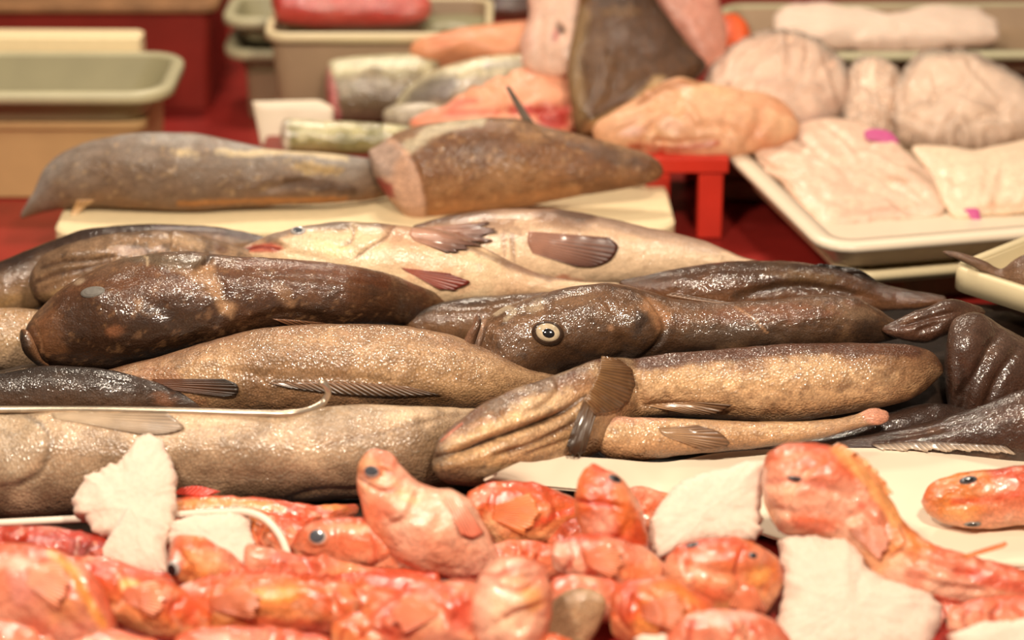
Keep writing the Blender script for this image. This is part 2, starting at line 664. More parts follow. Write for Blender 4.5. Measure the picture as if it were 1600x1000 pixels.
def loft(secs, n=120, m=72, r0=6, r1=6, t=0.9, power=2.15):
    C, a3, k, T, u = sections(secs, n, r0, r1, t)
    th = np.linspace(-math.pi, math.pi, m, endpoint=False)
    h = np.linalg.norm(a3, axis=1)
    vd = CAM - C
    vd /= np.linalg.norm(vd, axis=1, keepdims=True)
    e = 2.0 / power
    sn = np.sign(np.sin(th)) * np.abs(np.sin(th)) ** e
    cs = np.sign(np.cos(th)) * np.abs(np.cos(th)) ** e
    G = (C[:, None] + k[:, None, None] * (a3[:, None] * sn[None, :, None]
         + vd[:, None] * (h * T)[:, None, None] * cs[None, :, None]))
    N = grid_normals(G)
    ctr = G.mean(1, keepdims=True)
    if ((G - ctr) * N).sum() < 0:
        N = -N
        flip = True
    else:
        flip = False
    return G, N, th, u, flip, C, h * k


def fish(name, label, secs, stops, mat, cat='fish', dorsal=90, n=150, m=84, r0=8, r1=8, t=0.9, power=2.15, ops=(), paint=(),
         blotch=None, speck=None, lump=0.0012, seed=1, group=None, part='body', zmin=None):
    """stops: colours from belly (-1) to back (+1); dorsal: angle of the back, 90 = up in view, 0 = toward viewer"""
    G, N, th, u, flip, C, rad = loft(secs, n, m, r0, r1, t, power)
    if zmin is not None:      # bring the fish up until it lies on what is below it
        for _ in range(4):
            lo = G[..., 2].min()
            if lo > zmin - 0.001: break
            secs = [(*s[:4], s[4] - (zmin - lo) / 0.5, *s[5:]) for s in secs]
            G, N, th, u, flip, C, rad = loft(secs, n, m, r0, r1, t, power)
    Vf = G.reshape(-1, 3)
    nz = (fbm(Vf * 28 + seed * 3.1, seed, 3) - 0.5) * 2
    nz = nz + 0.5 * (fbm(Vf * 85 + seed, seed + 5, 2) - 0.5) * 2
    G = (Vf + N.reshape(-1, 3) * (nz * lump)[:, None]).reshape(n, m, 3)
    G = shape_ops(G, N, list(ops))
    V = G.reshape(-1, 3)
    N = grid_normals(G)
    if flip: N = -N
    Nf = N.reshape(-1, 3)
    wv = np.cos(th - math.radians(dorsal))[None, :].repeat(n, 0).ravel()
    wv = wv + (fbm(V * 22, seed + 40) - 0.5) * 0.9
    xs = np.array([s[0] for s in stops], float)
    cs = np.array([lin(s[1]) for s in stops])
    colr = np.stack([np.interp(wv, xs, cs[:, i]) for i in range(3)], 1)
    if blotch:
        for (c, sc, lo, hi, al) in blotch:
            f = al * sstep(lo, hi, fbm(V * sc + seed * 7.7, seed + 60, 4))
            colr = colr * (1 - f[:, None]) + lin(c) * f[:, None]
            seed += 3
    if speck:
        c, sc, lo, al = speck
        f = al * sstep(lo - 0.14, lo - 0.02, fbm(V * sc * 0.7, seed + 80, 3))
        colr = colr * (1 - f[:, None]) + lin(c) * f[:, None]
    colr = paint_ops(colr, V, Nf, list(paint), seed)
    # cap the ends
    faces = grid_faces(n, m)
    if flip is False:
        faces = faces[:, ::-1] if False else faces
    V2 = np.vstack([V, G[0].mean(0), G[-1].mean(0)])
    c0, c1 = colr[:m].mean(0), colr[-m:].mean(0)
    col2 = np.vstack([colr, c0, c1])
    j = np.arange(m)
    f0 = np.stack([np.full(m, n * m), (j + 1) % m, j], 1)
    f1 = np.stack([np.full(m, n * m + 1), (n - 1) * m + j, (n - 1) * m + (j + 1) % m], 1)
    allf = faces.tolist() + f0.tolist() + f1.tolist()
    if flip:
        allf = [f[::-1] for f in allf]
    arc = np.r_[0, np.cumsum(np.linalg.norm(np.diff(C, axis=0), axis=1))]
    su = np.zeros((len(V2), 2))
    su[:n * m, 0] = arc[:, None].repeat(m, 1).ravel()
    su[:n * m, 1] = (th[None, :] * rad.max()).repeat(n, 0).ravel()
    base = np.array([V[:, 0].mean(), V[:, 1].mean(), V[:, 2].min()])
    F = Fish()
    F.root = thing(name, label, cat, base, group)
    F.body = add_mesh(part, V2, allf, M[mat], F.root, col=col2, suv=su)
    F.bvh = BVHTree.FromPolygons([Vector(v) for v in V2], allf)
    F.seed = seed
    F.Y = secs[0][4]
    return F


def hit(bvhs, px, py):
    r = ray(px, py)
    d = Vector(r).normalized()
    best = None
    for b in bvhs:
        loc, nrm, idx, dist = b.ray_cast(Vector(CAM), d)
        if loc is not None and (best is None or dist < best[2]):
            if nrm.dot(d) > 0: nrm = -nrm
            best = (np.array(loc), np.array(nrm), dist)
    return best


def disc_dome(c, nrm, up, rx, ry, h, nr=8, ns=28, back=0.5):
    """low dome with an elliptical outline, lying on a surface"""
    nrm = nrm / np.linalg.norm(nrm)
    X = np.cross(up, nrm)
    X /= np.linalg.norm(X)
    Yv = np.cross(nrm, X)
    vs, fs = [c + nrm * h], []
    for i in range(1, nr + 1):
        r = i / nr
        z = h * math.sqrt(max(0, 1 - r * r)) - (h * back if i == nr else 0)
        for k in range(ns):
            a = 2 * math.pi * k / ns
            vs.append(c + X * rx * r * math.cos(a) + Yv * ry * r * math.sin(a) + nrm * z)
    for k in range(ns):
        fs.append([0, 1 + k, 1 + (k + 1) % ns])
    for i in range(nr - 1):
        for k in range(ns):
            a, b = 1 + i * ns + k, 1 + i * ns + (k + 1) % ns
            fs.append([a, a + ns, b + ns, b])
    return np.array(vs), fs


def eye(F, px, py, r, iris='eye_white', pup='pupil', pr=0.5, asp=0.8, off=(0, 0), rim=None, h=0.35, tilt=0):
    q = hit([F.bvh], px, py)
    if q is None: return
    c, nrm, dist = q
    mpp = dist / FPX
    vd = -ray(px, py)
    vd /= np.linalg.norm(vd)
    nn = nrm * 0.7 + vd * 0.3
    a = math.radians(tilt)
    up = UPV * math.cos(a) + RGT * math.sin(a)
    if rim is not None:
        vs, fs = disc_dome(c - nn * r * mpp * 0.05, nn, up, r * 1.22 * mpp, r * 1.22 * asp * mpp, r * mpp * h * 0.75)
        add_mesh('eye_rim', vs, fs, M['skin_dark'] if rim == 'd' else M['skin_red'], F.root,
                 col=np.tile(lin((70, 48, 34) if rim == 'd' else (214, 128, 92)), (len(vs), 1)), suv=np.zeros((len(vs), 2)))
    vs, fs = disc_dome(c + nn * r * mpp * 0.02, nn, up, r * mpp, r * asp * mpp, r * mpp * h)
    e = add_mesh('eye', vs, fs, M[iris], F.root)
    c2 = c + nn * (r * mpp * (0.02 + h * 0.86)) + RGT * off[0] * mpp - UPV * off[1] * mpp
    vs, fs = disc_dome(c2, nn, up, r * pr * mpp, r * pr * asp * mpp, r * mpp * h * 0.28)
    add_mesh('pupil', vs, fs, M[pup], e)


def fin(F, root_px, tip_px, c0, c1, name='fin', nu=26, nv=16, lift=(0.5, 4.0), ruff=0.5, thick=0.9, bodies=None, Yt=None, lab=None,
        jag=0.0, parent=None, wave=0.0):
    """fin membrane between its root line and its tip line, resting on the body below it; millimetre lifts"""
    A = smooth_poly(root_px, nu)
    B = smooth_poly(tip_px, nu)
    rnd = np.random.RandomState(int(abs(A.sum())) % 9999)
    bv = [F.bvh] + [b.bvh for b in (bodies or [])]
    G = np.zeros((nv, nu, 3))
    D = np.full((nv, nu), np.nan)
    R = np.zeros((nv, nu, 3))
    kq = np.arange(nu)
    jj = 1 - jag * (0.45 * rnd.rand(nu) + 0.55 * (0.5 + 0.5 * np.sin(kq * 0.9 + rnd.rand() * 6)))
    for i in range(nv):
        f = i / (nv - 1)
        for k in range(nu):
            p = A[k] * (1 - f * jj[k]) + B[k] * f * jj[k]
            r = ray(p[0], p[1])
            R[i, k] = r / np.linalg.norm(r)
            q = hit(bv, p[0], p[1])
            if q is not None:
                D[i, k] = q[2]
    if np.isnan(D).all():
        D[:] = np.linalg.norm(P(A[0][0], A[0][1], Yt or 0) - CAM)
    for it in range(200):   # carry the depth on where nothing lies below
        bad = np.isnan(D)
        if not bad.any(): break
        Dp = np.pad(D, 1, constant_values=np.nan)
        st = np.stack([Dp[:-2, 1:-1], Dp[2:, 1:-1], Dp[1:-1, :-2], Dp[1:-1, 2:]])
        with np.errstate(all='ignore'):
            import warnings
            warnings.simplefilter('ignore')
            mn = np.nanmean(st, 0)
        D = np.where(bad, mn, D)
    for _ in range(2):       # relax
        Dp = np.pad(D, 1, mode='edge')
        D = np.minimum(D, (Dp[:-2, 1:-1] + Dp[2:, 1:-1] + Dp[1:-1, :-2] + Dp[1:-1, 2:] + D) / 5)
    fi = np.linspace(0, 1, nv)[:, None]
    kk = np.arange(nu)[None, :]
    D = D - 0.001 * (lift[0] + (lift[1] - lift[0]) * fi) - 0.001 * ruff * np.where(kk % 2 == 0, 1, -0.2) * (0.3 + fi) \
        - 0.001 * wave * np.sin(kk * 0.7 + fi * 2)
    G = CAM + R * D[..., None]
    Gb = CAM + R * (D + 0.001 * thick)[..., None]
    V = np.vstack([G.reshape(-1, 3), Gb.reshape(-1, 3)])
    f1 = grid_faces(nv, nu, False)
    f2 = f1[:, ::-1] + nv * nu
    ed = []
    o = nv * nu
    for k in range(nu - 1):
        ed.append([k + 1, k, o + k, o + k + 1])
        b = (nv - 1) * nu
        ed.append([b + k, b + k + 1, o + b + k + 1, o + b + k])
    for i in range(nv - 1):
        ed.append([i * nu, (i + 1) * nu, o + (i + 1) * nu, o + i * nu])
        a = i * nu + nu - 1
        ed.append([a + nu, a, o + a, o + a + nu])
    fs = f1.tolist() + f2.tolist() + ed
    ff = np.broadcast_to(fi, (nv, nu)).ravel()
    nzz = (fbm(V * 90, 7) - 0.5)[:, None]
    f2c = np.r_[ff, ff][:, None]
    colr = lin(c0) * (1 - f2c) + lin(c1) * f2c
    colr = np.clip(colr * (1 + 0.5 * nzz), 0, 1)
    su = np.zeros((len(V), 2))
    su[:, 0] = np.tile(np.broadcast_to(kk, (nv, nu)).ravel(), 2) * 0.35
    su[:, 1] = np.r_[ff, ff]
    ob = add_mesh(name, V, fs, M['fin'], parent or F.root, col=colr, suv=su)
    if lab: ob['label'] = lab
    return ob


def pillow(name, outline, anchor, nrm, tf, tb, mat, parent=None, base=None, nr=16, ns=120, lump=2.0, lsc=45.0, jag=0.0, seed=1, c=None,
           blotch=None, paint=(), ops=(), p=2.4, flat_to=None, corners=False):
    """lump with a traced outline lying in a plane through anchor with normal nrm; thickness tf above, tb below (metres)"""
    pts = np.asarray(outline, float)
    cl = np.vstack([pts, pts[:1]])
    s = np.r_[0, np.cumsum(np.linalg.norm(np.diff(cl, axis=0), axis=1))]
    t = np.linspace(0, s[-1], ns, endpoint=False)
    if corners:
        o2 = np.stack([np.interp(t, s, cl[:, i]) for i in (0, 1)], 1)
    else:
        ext = np.vstack([cl[-3:-1], cl, cl[1:3]])
        se = np.r_[s[-3] - s[-1], s[-2] - s[-1], s, s[-1] + s[1], s[-1] + s[2]]
        o2 = catmull(se, ext, t)
    rnd = np.random.RandomState(seed)
    nrm = np.asarray(nrm, float) / np.linalg.norm(nrm)
    A = P(*anchor) if len(anchor) == 3 else np.asarray(anchor[0])
    if jag > 0:
        cen = o2.mean(0)
        j = rnd.rand(ns) - 0.5
        j = 0.6 * j + 0.4 * np.roll(j, 1)
        d = o2 - cen
        o2 = o2 + d / np.linalg.norm(d, axis=1, keepdims=True) * (j * jag)[:, None]
    ring = []
    for a, b in o2:
        r = ray(a, b)
        tt = ((A - CAM) @ nrm) / (r @ nrm)
        ring.append(CAM + r * tt)
    ring = np.array(ring)
    cen = ring.mean(0)
    rows, hs = [], []
    rr = np.sin(np.linspace(0.04, 1, nr) * math.pi / 2)
    for r in rr:
        rows.append(cen + (ring - cen) * r + nrm * tf * (max(0, 1 - r ** p)) ** (1 / p))
    for r in rr[::-1][1:]:
        rows.append(cen + (ring - cen) * r - nrm * tb * (max(0, 1 - r ** p)) ** (1 / p))
    G = np.array(rows)
    n = len(rows)
    N = grid_normals(G)
    if ((G - G.mean((0, 1))) * N).sum() < 0: N = -N
    Vf = G.reshape(-1, 3)
    dz = (fbm(Vf * lsc + seed, seed, 4) - 0.5) * 2 * lump * 0.001
    G = (Vf + N.reshape(-1, 3) * dz[:, None]).reshape(n, ns, 3)
    if ops: G = shape_ops(G, N, list(ops))
    V = np.vstack([G.reshape(-1, 3), G[0].mean(0), G[-1].mean(0)])
    f = grid_faces(n, ns).tolist()
    j = np.arange(ns)
    f += np.stack([np.full(ns, n * ns), (j + 1) % ns, j], 1).tolist()
    f += np.stack([np.full(ns, n * ns + 1), (n - 1) * ns + j, (n - 1) * ns + (j + 1) % ns], 1).tolist()
    colr = None
    if c is not None:
        colr = np.tile(lin(c), (len(V), 1))
        for (cc, sc, lo, hi, al) in (blotch or []):
            ff = (al * sstep(lo, hi, fbm(V * sc + seed * 5.3, seed + 30, 4)))[:, None]
            colr = colr * (1 - ff) + lin(cc) * ff
            seed += 2
        N2 = grid_normals(G).reshape(-1, 3)
        if ((G.reshape(-1, 3) - V.mean(0)) * N2).sum() < 0: N2 = -N2
        N2 = np.vstack([N2, nrm, -nrm])
        colr = paint_ops(colr, V, N2, list(paint), seed)
    return V, f, colr


def pillow_thing(name, label, cat, outline, anchor, nrm, tf, tb, mat, group=None, part=None, **kw):
    V, f, colr = pillow(name, outline, anchor, nrm, tf, tb, mat, **kw)
    base = np.array([V[:, 0].mean(), V[:, 1].mean(), V[:, 2].min()])
    if part is None:
        o = add_mesh(name, V, f, M[mat], None, base, col=colr, suv=V - base)
        tag(o, label, cat, group)
        F = Fish(); F.root = o
    else:
        F = Fish()
        F.root = thing(name, label, cat, base, group)
        F.body = add_mesh(part, V, f, M[mat], F.root, col=colr, suv=V - base)
    F.bvh = BVHTree.FromPolygons([Vector(v) for v in V], f)
    return F


def rrect(w, d, r, k=6):
    pts = []
    for cx, cy, a0 in ((w / 2 - r, d / 2 - r, 0), (-w / 2 + r, d / 2 - r, 90), (-w / 2 + r, -d / 2 + r, 180), (w / 2 - r, -d / 2 + r, 270)):
        for i in range(k + 1):
            a = math.radians(a0 + 90 * i / k)
            pts.append((cx + r * math.cos(a), cy + r * math.sin(a)))
    return np.array(pts)


def ring_solid(rings, rz=0, loc=(0, 0, 0), tilt=(0, 0), cap0=True, cap1=True, close=False):
    """rings: (w, d, r, z, ox, oy); closed solid of stacked rounded rectangles"""
    vs = []
    for q in rings:
        p = rrect(q[0], q[1], q[2])
        ox, oy = (q[4], q[5]) if len(q) > 4 else (0, 0)
        vs.append(np.c_[p[:, 0] + ox, p[:, 1] + oy, np.full(len(p), q[3])])
    m = len(vs[0])
    n = len(vs)
    V = np.vstack(vs)
    ca, sa = math.cos(rz), math.sin(rz)
    tx, ty = tilt
    Z = V[:, 2] + V[:, 0] * tx + V[:, 1] * ty
    V = np.c_[V[:, 0] * ca - V[:, 1] * sa, V[:, 0] * sa + V[:, 1] * ca, Z] + np.asarray(loc)
    f = grid_faces(n, m).tolist()
    if close:
        j = np.arange(m)
        f += np.stack([(n - 1) * m + j, (n - 1) * m + (j + 1) % m, (j + 1) % m, j], 1).tolist()
    else:
        if cap0: f.append(list(range(m))[::-1])
        if cap1: f.append([(n - 1) * m + k for k in range(m)])
    return V, f


def tray(name, label, cat, loc, w, d, h, rz, mat, rim=0.018, wall=0.004, r=0.03, slope=0.015, tilt=(0, 0), group=None, lip=0.008, rimmat=None):
    """open tray: shell with sloping walls and a turned-out rim"""
    F = Fish()
    F.root = thing(name, label, cat, loc, group)
    s = slope * 2
    sh = [(w - s - 2 * wall, d - s - 2 * wall, r, wall), (w - 2 * wall, d - 2 * wall, r, h), (w, d, r, h), (w - s, d - s, r, 0)]
    V, f = ring_solid(sh, rz, loc, tilt)
    # inner floor joins the first ring, outer base the last
    F.body = add_mesh('shell', V, f, M[mat], F.root)
    bv = F.body.modifiers.new('bev', 'BEVEL'); bv.width = 0.0015; bv.segments = 2; bv.limit_method = 'ANGLE'
    rg = [(w - wall, d - wall, r, h - 0.002), (w - wall, d - wall, r, h + 0.003), (w + rim * 1.4, d + rim * 1.4, r + rim * .7, h + 0.004),
          (w + rim * 2, d + rim * 2, r + rim, h), (w + rim * 2, d + rim * 2, r + rim, h - lip),
          (w + rim * 2 - .006, d + rim * 2 - .006, r + rim - .003, h - lip), (w + rim * 2 - .006, d + rim * 2 - .006, r + rim - .003, h - .002)]
    V, f = ring_solid(rg, rz, loc, tilt, close=True)
    F.rim = add_mesh('rim', V, f, M[rimmat or mat], F.root)
    return F


def tube(name, pts, rad, mat, parent=None, base=None, ns=12, n=None, label=None, cat=None):
    pts = np.asarray(pts, float)
    n = n or 8 * len(pts)
    c = smooth_poly(pts, n)
    T = np.gradient(c, axis=0)
    T /= np.linalg.norm(T, axis=1, keepdims=True)
    a = np.cross(T, np.array([0.13, 0.21, 0.97]))
    a /= np.linalg.norm(a, axis=1, keepdims=True)
    b = np.cross(T, a)
    th = np.linspace(0, 2 * math.pi, ns, endpoint=False)
    G = c[:, None] + rad * (a[:, None] * np.cos(th)[None, :, None] + b[:, None] * np.sin(th)[None, :, None])
    V = G.reshape(-1, 3)
    f = grid_faces(n, ns).tolist() + [list(range(ns))[::-1], [(n - 1) * ns + k for k in range(ns)]]
    if parent is None:
        base = np.array([V[:, 0].mean(), V[:, 1].mean(), V[:, 2].min()])
        o = add_mesh(name, V, f, M[mat], None, base)
        tag(o, label, cat)
        return o
    return add_mesh(name, V, f, M[mat], parent)


def box_mesh(x0, x1, y0, y1, z0, z1):
    V = np.array([[x, y, z] for z in (z0, z1) for y in (y0, y1) for x in (x0, x1)], float)
    return V, [[0, 2, 3, 1], [4, 5, 7, 6], [0, 1, 5, 4], [2, 6, 7, 3], [0, 4, 6, 2], [1, 3, 7, 5]]


def bevel(o, wdt=0.003, seg=3):
    b = o.modifiers.new('bev', 'BEVEL')
    b.width = wdt
    b.segments = seg
    b.limit_method = 'ANGLE'
    return o

# ------------------------------------------------------------------ the setting
V, f = box_mesh(-2.2, 2.2, -1.3, 2.25, -0.05, -0.002)
fl = add_mesh('floor', V, f, M['red_cloth'], None, np.zeros(3), smooth=False)
tag(fl, 'wet red cover of the stall table under all the fish', kind='structure')
V, f = box_mesh(-3.0, 3.0, 2.3, 2.36, -0.5, 1.2)
wl = add_mesh('wall_back', V, f, M['dark'], None, np.zeros(3), smooth=False)
tag(wl, 'dark brown backdrop behind the stall', kind='structure')

# ================================================================== whole fish in the middle
DK = (62, 40, 26)
BR = (112, 74, 46)
TAN = (178, 138, 98)
PALE = (226, 194, 156)

G_BIG = 'large brown whole fish in the heap'

# long grey-tan fish along the front left
A = fish('ling', 'long tan-grey fish stretched along the front left under the steel rod',
    [(-420, 715, -420, 745, -.30), (-380, 685, -380, 778, -.30), (-290, 660, -290, 804, -.30), (-160, 652, -160, 812, -.30), (0, 648, 0, 813, -.295), (80, 644, 85, 809, -.295), (210, 639, 210, 798, -.295), (340, 640, 340, 788, -.295),
     (437, 640, 437, 787, -.295), (540, 633, 540, 780, -.29), (640, 634, 640, 771, -.28), (720, 638, 715, 757, -.25), (800, 645, 790, 735, -.21),
     (860, 655, 855, 715, -.18)],
    [(-1, (78, 60, 46)), (-.5, (112, 90, 70)), (0, (158, 130, 102)), (.5, (200, 168, 136)), (1, (212, 180, 146))], 'skin_tan',
    n=230, m=110, group=G_BIG, power=2.3,
    blotch=[((110, 88, 68), 9, .48, .72, .6), ((222, 188, 152), 14, .56, .78, .4), ((122, 96, 72), 45, .52, .72, .4)], seed=11,
    ops=[('s', [(34, 648), (60, 660), (76, 682), (73, 710), (56, 738), (30, 752), (-20, 760)], 5, 6, -1, 60),
         ('g', [(40, 650), (62, 662), (78, 684), (75, 712), (57, 742), (28, 756)], 5, 3),
         ('g', [(480, 700), (600, 676), (690, 652), (760, 640)], 4, 1.2), ('g', [(100, 720), (250, 740), (420, 742), (560, 738)], 9, 1.2),
         ('g', [(440, 782), (490, 768), (560, 766), (640, 758)], 5, 3), ('b', 300, 700, 240, 26, 0, 2)],
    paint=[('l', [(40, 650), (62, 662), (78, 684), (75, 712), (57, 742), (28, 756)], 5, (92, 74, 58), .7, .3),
           ('e', 20, 700, 55, 55, 0, (168, 146, 120), .6, .3),
           ('l', [(500, 698), (600, 676), (690, 652), (760, 640)], 4, (120, 90, 64), .5, .4),
           ('e', 680, 700, 80, 60, 0, (112, 84, 58), .55, .5)])
fin(A, [(80, 645), (82, 650), (86, 654)], [(262, 645), (276, 656), (288, 668), (268, 676), (225, 679)], (196, 168, 138), (140, 116, 94),
    'pectoral_fin', nu=22, nv=26, lift=(.5, 3.5), ruff=.3)

# dark fish low on the left edge
B = fish('dark_whole_fish', 'black-brown fish at the left edge lying just above the steel rod',
    [(-380, 628, -380, 640, -.15), (-250, 606, -250, 650, -.15), (-120, 592, -120, 655, -.15), (0, 582, 0, 655, -.145), (77, 571, 77, 655, -.14), (140, 574, 140, 655, -.14), (200, 584, 195, 655, -.14), (260, 602, 250, 650, -.135),
     (330, 620, 325, 645, -.13), (380, 630, 378, 642, -.125)],
    [(-1, (96, 72, 54)), (-.2, (92, 66, 50)), (.4, (70, 52, 42)), (1, (44, 32, 26))], 'skin_dark', n=120, m=80, group=G_BIG, seed=21,
    blotch=[((120, 92, 70), 16, .55, .75, .5)],
    ops=[('g', [(85, 600), (82, 618), (92, 634)], 4, 2), ('r', [(150, 590), (210, 600), (270, 618)], 4, 1.5)],
    paint=[('e', 255, 625, 22, 14, 0, (160, 104, 72), .6, .4)])

# tan scaled fish behind the rod
Cf = fish('tan_whole_fish', 'tan finely scaled fish lying under the chin of the largest dark fish',
    [(140, 585, 140, 640, -.10), (230, 562, 230, 650, -.10), (320, 535, 320, 655, -.10), (420, 512, 420, 655, -.10), (518, 506, 518, 655, -.10),
     (625, 509, 625, 652, -.10), (700, 522, 700, 648, -.10), (760, 545, 755, 640, -.10), (830, 575, 820, 628, -.09), (880, 590, 876, 612, -.08)],
    [(-1, (78, 55, 38)), (-.6, (112, 82, 56)), (-.1, (170, 132, 94)), (.5, (190, 150, 112)), (1, (146, 106, 80))], 'skin_tan',
    n=180, m=100, group=G_BIG, seed=31, power=2.3,
    blotch=[((130, 94, 66), 12, .48, .7, .6), ((208, 166, 128), 20, .55, .8, .45), ((112, 82, 58), 50, .54, .72, .4)], speck=((120, 84, 56), 240, .68, .4),
    ops=[('g', [(330, 575), (430, 588), (560, 592), (640, 600)], 5, 2.5), ('g', [(275, 580), (300, 565), (310, 552)], 4, 2)],
    paint=[('e', 250, 600, 80, 30, 15, (140, 86, 58), .6, .4), ('l', [(430, 600), (540, 606), (700, 624)], 10, (84, 58, 36), .7, .3),
           ('l', [(570, 620), (650, 632)], 10, (60, 42, 30), .6, .3)])  # dark line paints the shadow below the folded fin
fin(Cf, [(238, 592), (240, 600), (246, 607)], [(352, 592), (372, 604), (372, 614), (350, 620)], (112, 68, 44), (38, 27, 20),
    'pectoral_fin', nu=18, nv=22, lift=(.5, 6), ruff=.6)
fin(Cf, [(420, 598), (500, 596), (570, 598), (640, 604)], [(450, 606), (540, 617), (610, 620), (690, 617)], (122, 84, 54), (52, 36, 24),
    'anal_fin', nu=40, nv=10, lift=(.3, 3), ruff=.6)

# the largest dark fish, on top of the left heap
Df = fish('dark_whole_fish', 'largest chocolate-brown fish on top at left with a cloudy grey eye',
    [(37, 516, 33, 534, -.02), (46, 504, 41, 552, -.02), (62, 484, 62, 568, -.015), (88, 458, 95, 574, -.01), (122, 435, 135, 577, -.005), (189, 405, 190, 573, 0),
     (250, 395, 262, 554, 0), (310, 393, 330, 536, .005), (370, 401, 375, 522, .01), (455, 405, 450, 513, .015), (540, 413, 535, 510, .02),
     (612, 429, 600, 508, .055), (657, 447, 642, 506, .095), (700, 464, 690, 504, .13), (750, 478, 745, 500, .15)],
    [(-1, (70, 44, 27)), (-.4, (74, 45, 27)), (.1, (100, 62, 38)), (.55, (112, 70, 44)), (1, (124, 92, 70))], 'skin_dark',
    n=210, m=150, group=G_BIG, seed=41, r0=10, t=.82,
    blotch=[((54, 34, 22), 11, .5, .7, .55), ((146, 96, 62), 17, .58, .78, .45)], speck=((156, 112, 76), 200, .74, .45),
    ops=[('g', [(50, 500), (62, 520), (66, 545), (72, 570)], 3.5, 4), ('s', [(50, 502), (60, 520), (62, 545), (68, 570)], 4, 5, 1, 40),
         ('g', [(90, 480), (130, 452), (190, 440), (230, 418)], 12, 2.5), ('b', 146, 456, 30, 20, -10, 5),
         ('s', [(330, 398), (318, 412), (300, 420), (270, 420), (236, 418)], 4, 4, -1, 30), ('g', [(329, 399), (322, 410), (306, 422)], 4, 5),
         ('s', [(336, 420), (352, 445), (356, 470), (342, 500), (318, 530)], 7, 4, 1, 70),
         ('g', [(225, 470), (260, 488), (300, 520)], 14, 3), ('g', [(400, 430), (500, 436), (640, 452)], 5, 1.2),
         ('g', [(380, 505), (440, 490), (520, 500)], 8, 2), ('b', 200, 505, 120, 40, 10, 5)],
    paint=[('p', [(262, 415), (300, 424), (334, 410), (342, 440), (350, 470), (366, 478), (362, 496), (346, 490), (336, 466), (320, 446), (290, 432)],
            (206, 156, 112), .75, 7),
           ('p', [(212, 468), (222, 468), (222, 485), (214, 486)], (198, 148, 104), .6, 5), ('e', 180, 520, 16, 14, 0, (168, 106, 70), .6, .5),
           ('p', [(190, 405), (240, 396), (320, 398), (330, 404), (312, 420), (260, 422), (232, 412)], (122, 104, 84), .7, 5),
           ('l', [(222, 396), (230, 404), (231, 414)], 2.5, (218, 188, 150), .7, .3),
           ('l', [(318, 412), (330, 400)], 4, (60, 36, 24), .8, .2), ('e', 440, 452, 30, 12, 50, (176, 130, 92), .5, .7),
           ('l', [(380, 410), (480, 414), (600, 440)], 14, (118, 64, 36), .6, .3), ('e', 36, 520, 10, 30, 10, (46, 34, 26), .6, .2),
           ('e', 125, 440, 10, 6, -20, (206, 176, 146), .7, .2), ('l', [(55, 500), (62, 522), (67, 550)], 2.5, (196, 140, 100), .6, .3)])
eye(Df, 145, 456, 20, 'eye_film', 'eye_film', pr=.7, asp=.48, h=.13, tilt=-6)
def add_part(F, name, secs, stops, mat='skin_dark', n=40, m=24, **kw):
    q = fish('tmp', '', secs, stops, mat, n=n, m=m, lump=.0006, **kw)
    q.body.name = name
    q.body.data.transform(Matrix.Translation(q.root.location - F.root.location))
    q.body.parent = F.root
    bpy.data.objects.remove(q.root)
    return q
add_part(Df, 'lower_jaw', [(36, 512, 30, 518, -.045), (46, 520, 31, 532, -.055), (56, 540, 37, 550, -.06), (66, 562, 52, 566, -.058), (80, 572, 72, 577, -.05)],
    [(-1, (40, 28, 20)), (0, (62, 42, 28)), (1, (150, 104, 72))], r0=6, r1=8, seed=6)
fin(Df, [(425, 498), (460, 500), (500, 504)], [(450, 508), (500, 512), (540, 512)], (128, 84, 56), (96, 62, 42), 'pectoral_fin', nu=14, nv=6, lift=(.5, 3))

# pale body at the very left
F2 = fish('grey_whole_fish', 'pale grey-tan fish body showing at left edge behind the largest dark fish',
    [(-380, 525, -380, 535, .06), (-270, 495, -270, 560, .06), (-140, 480, -140, 575, .06), (-40, 482, -40, 580, .06), (20, 481, 20, 582, .065), (70, 486, 66, 578, .07), (140, 500, 136, 565, .08), (200, 510, 200, 545, .09)],
    [(-1, (168, 142, 120)), (0, (176, 142, 106)), (1, (168, 130, 92))], 'skin_tan', n=80, m=70, group=G_BIG, seed=51,
    blotch=[((150, 120, 92), 15, .5, .75, .5)], ops=[('g', [(0, 505), (40, 512), (60, 520)], 6, 2)])

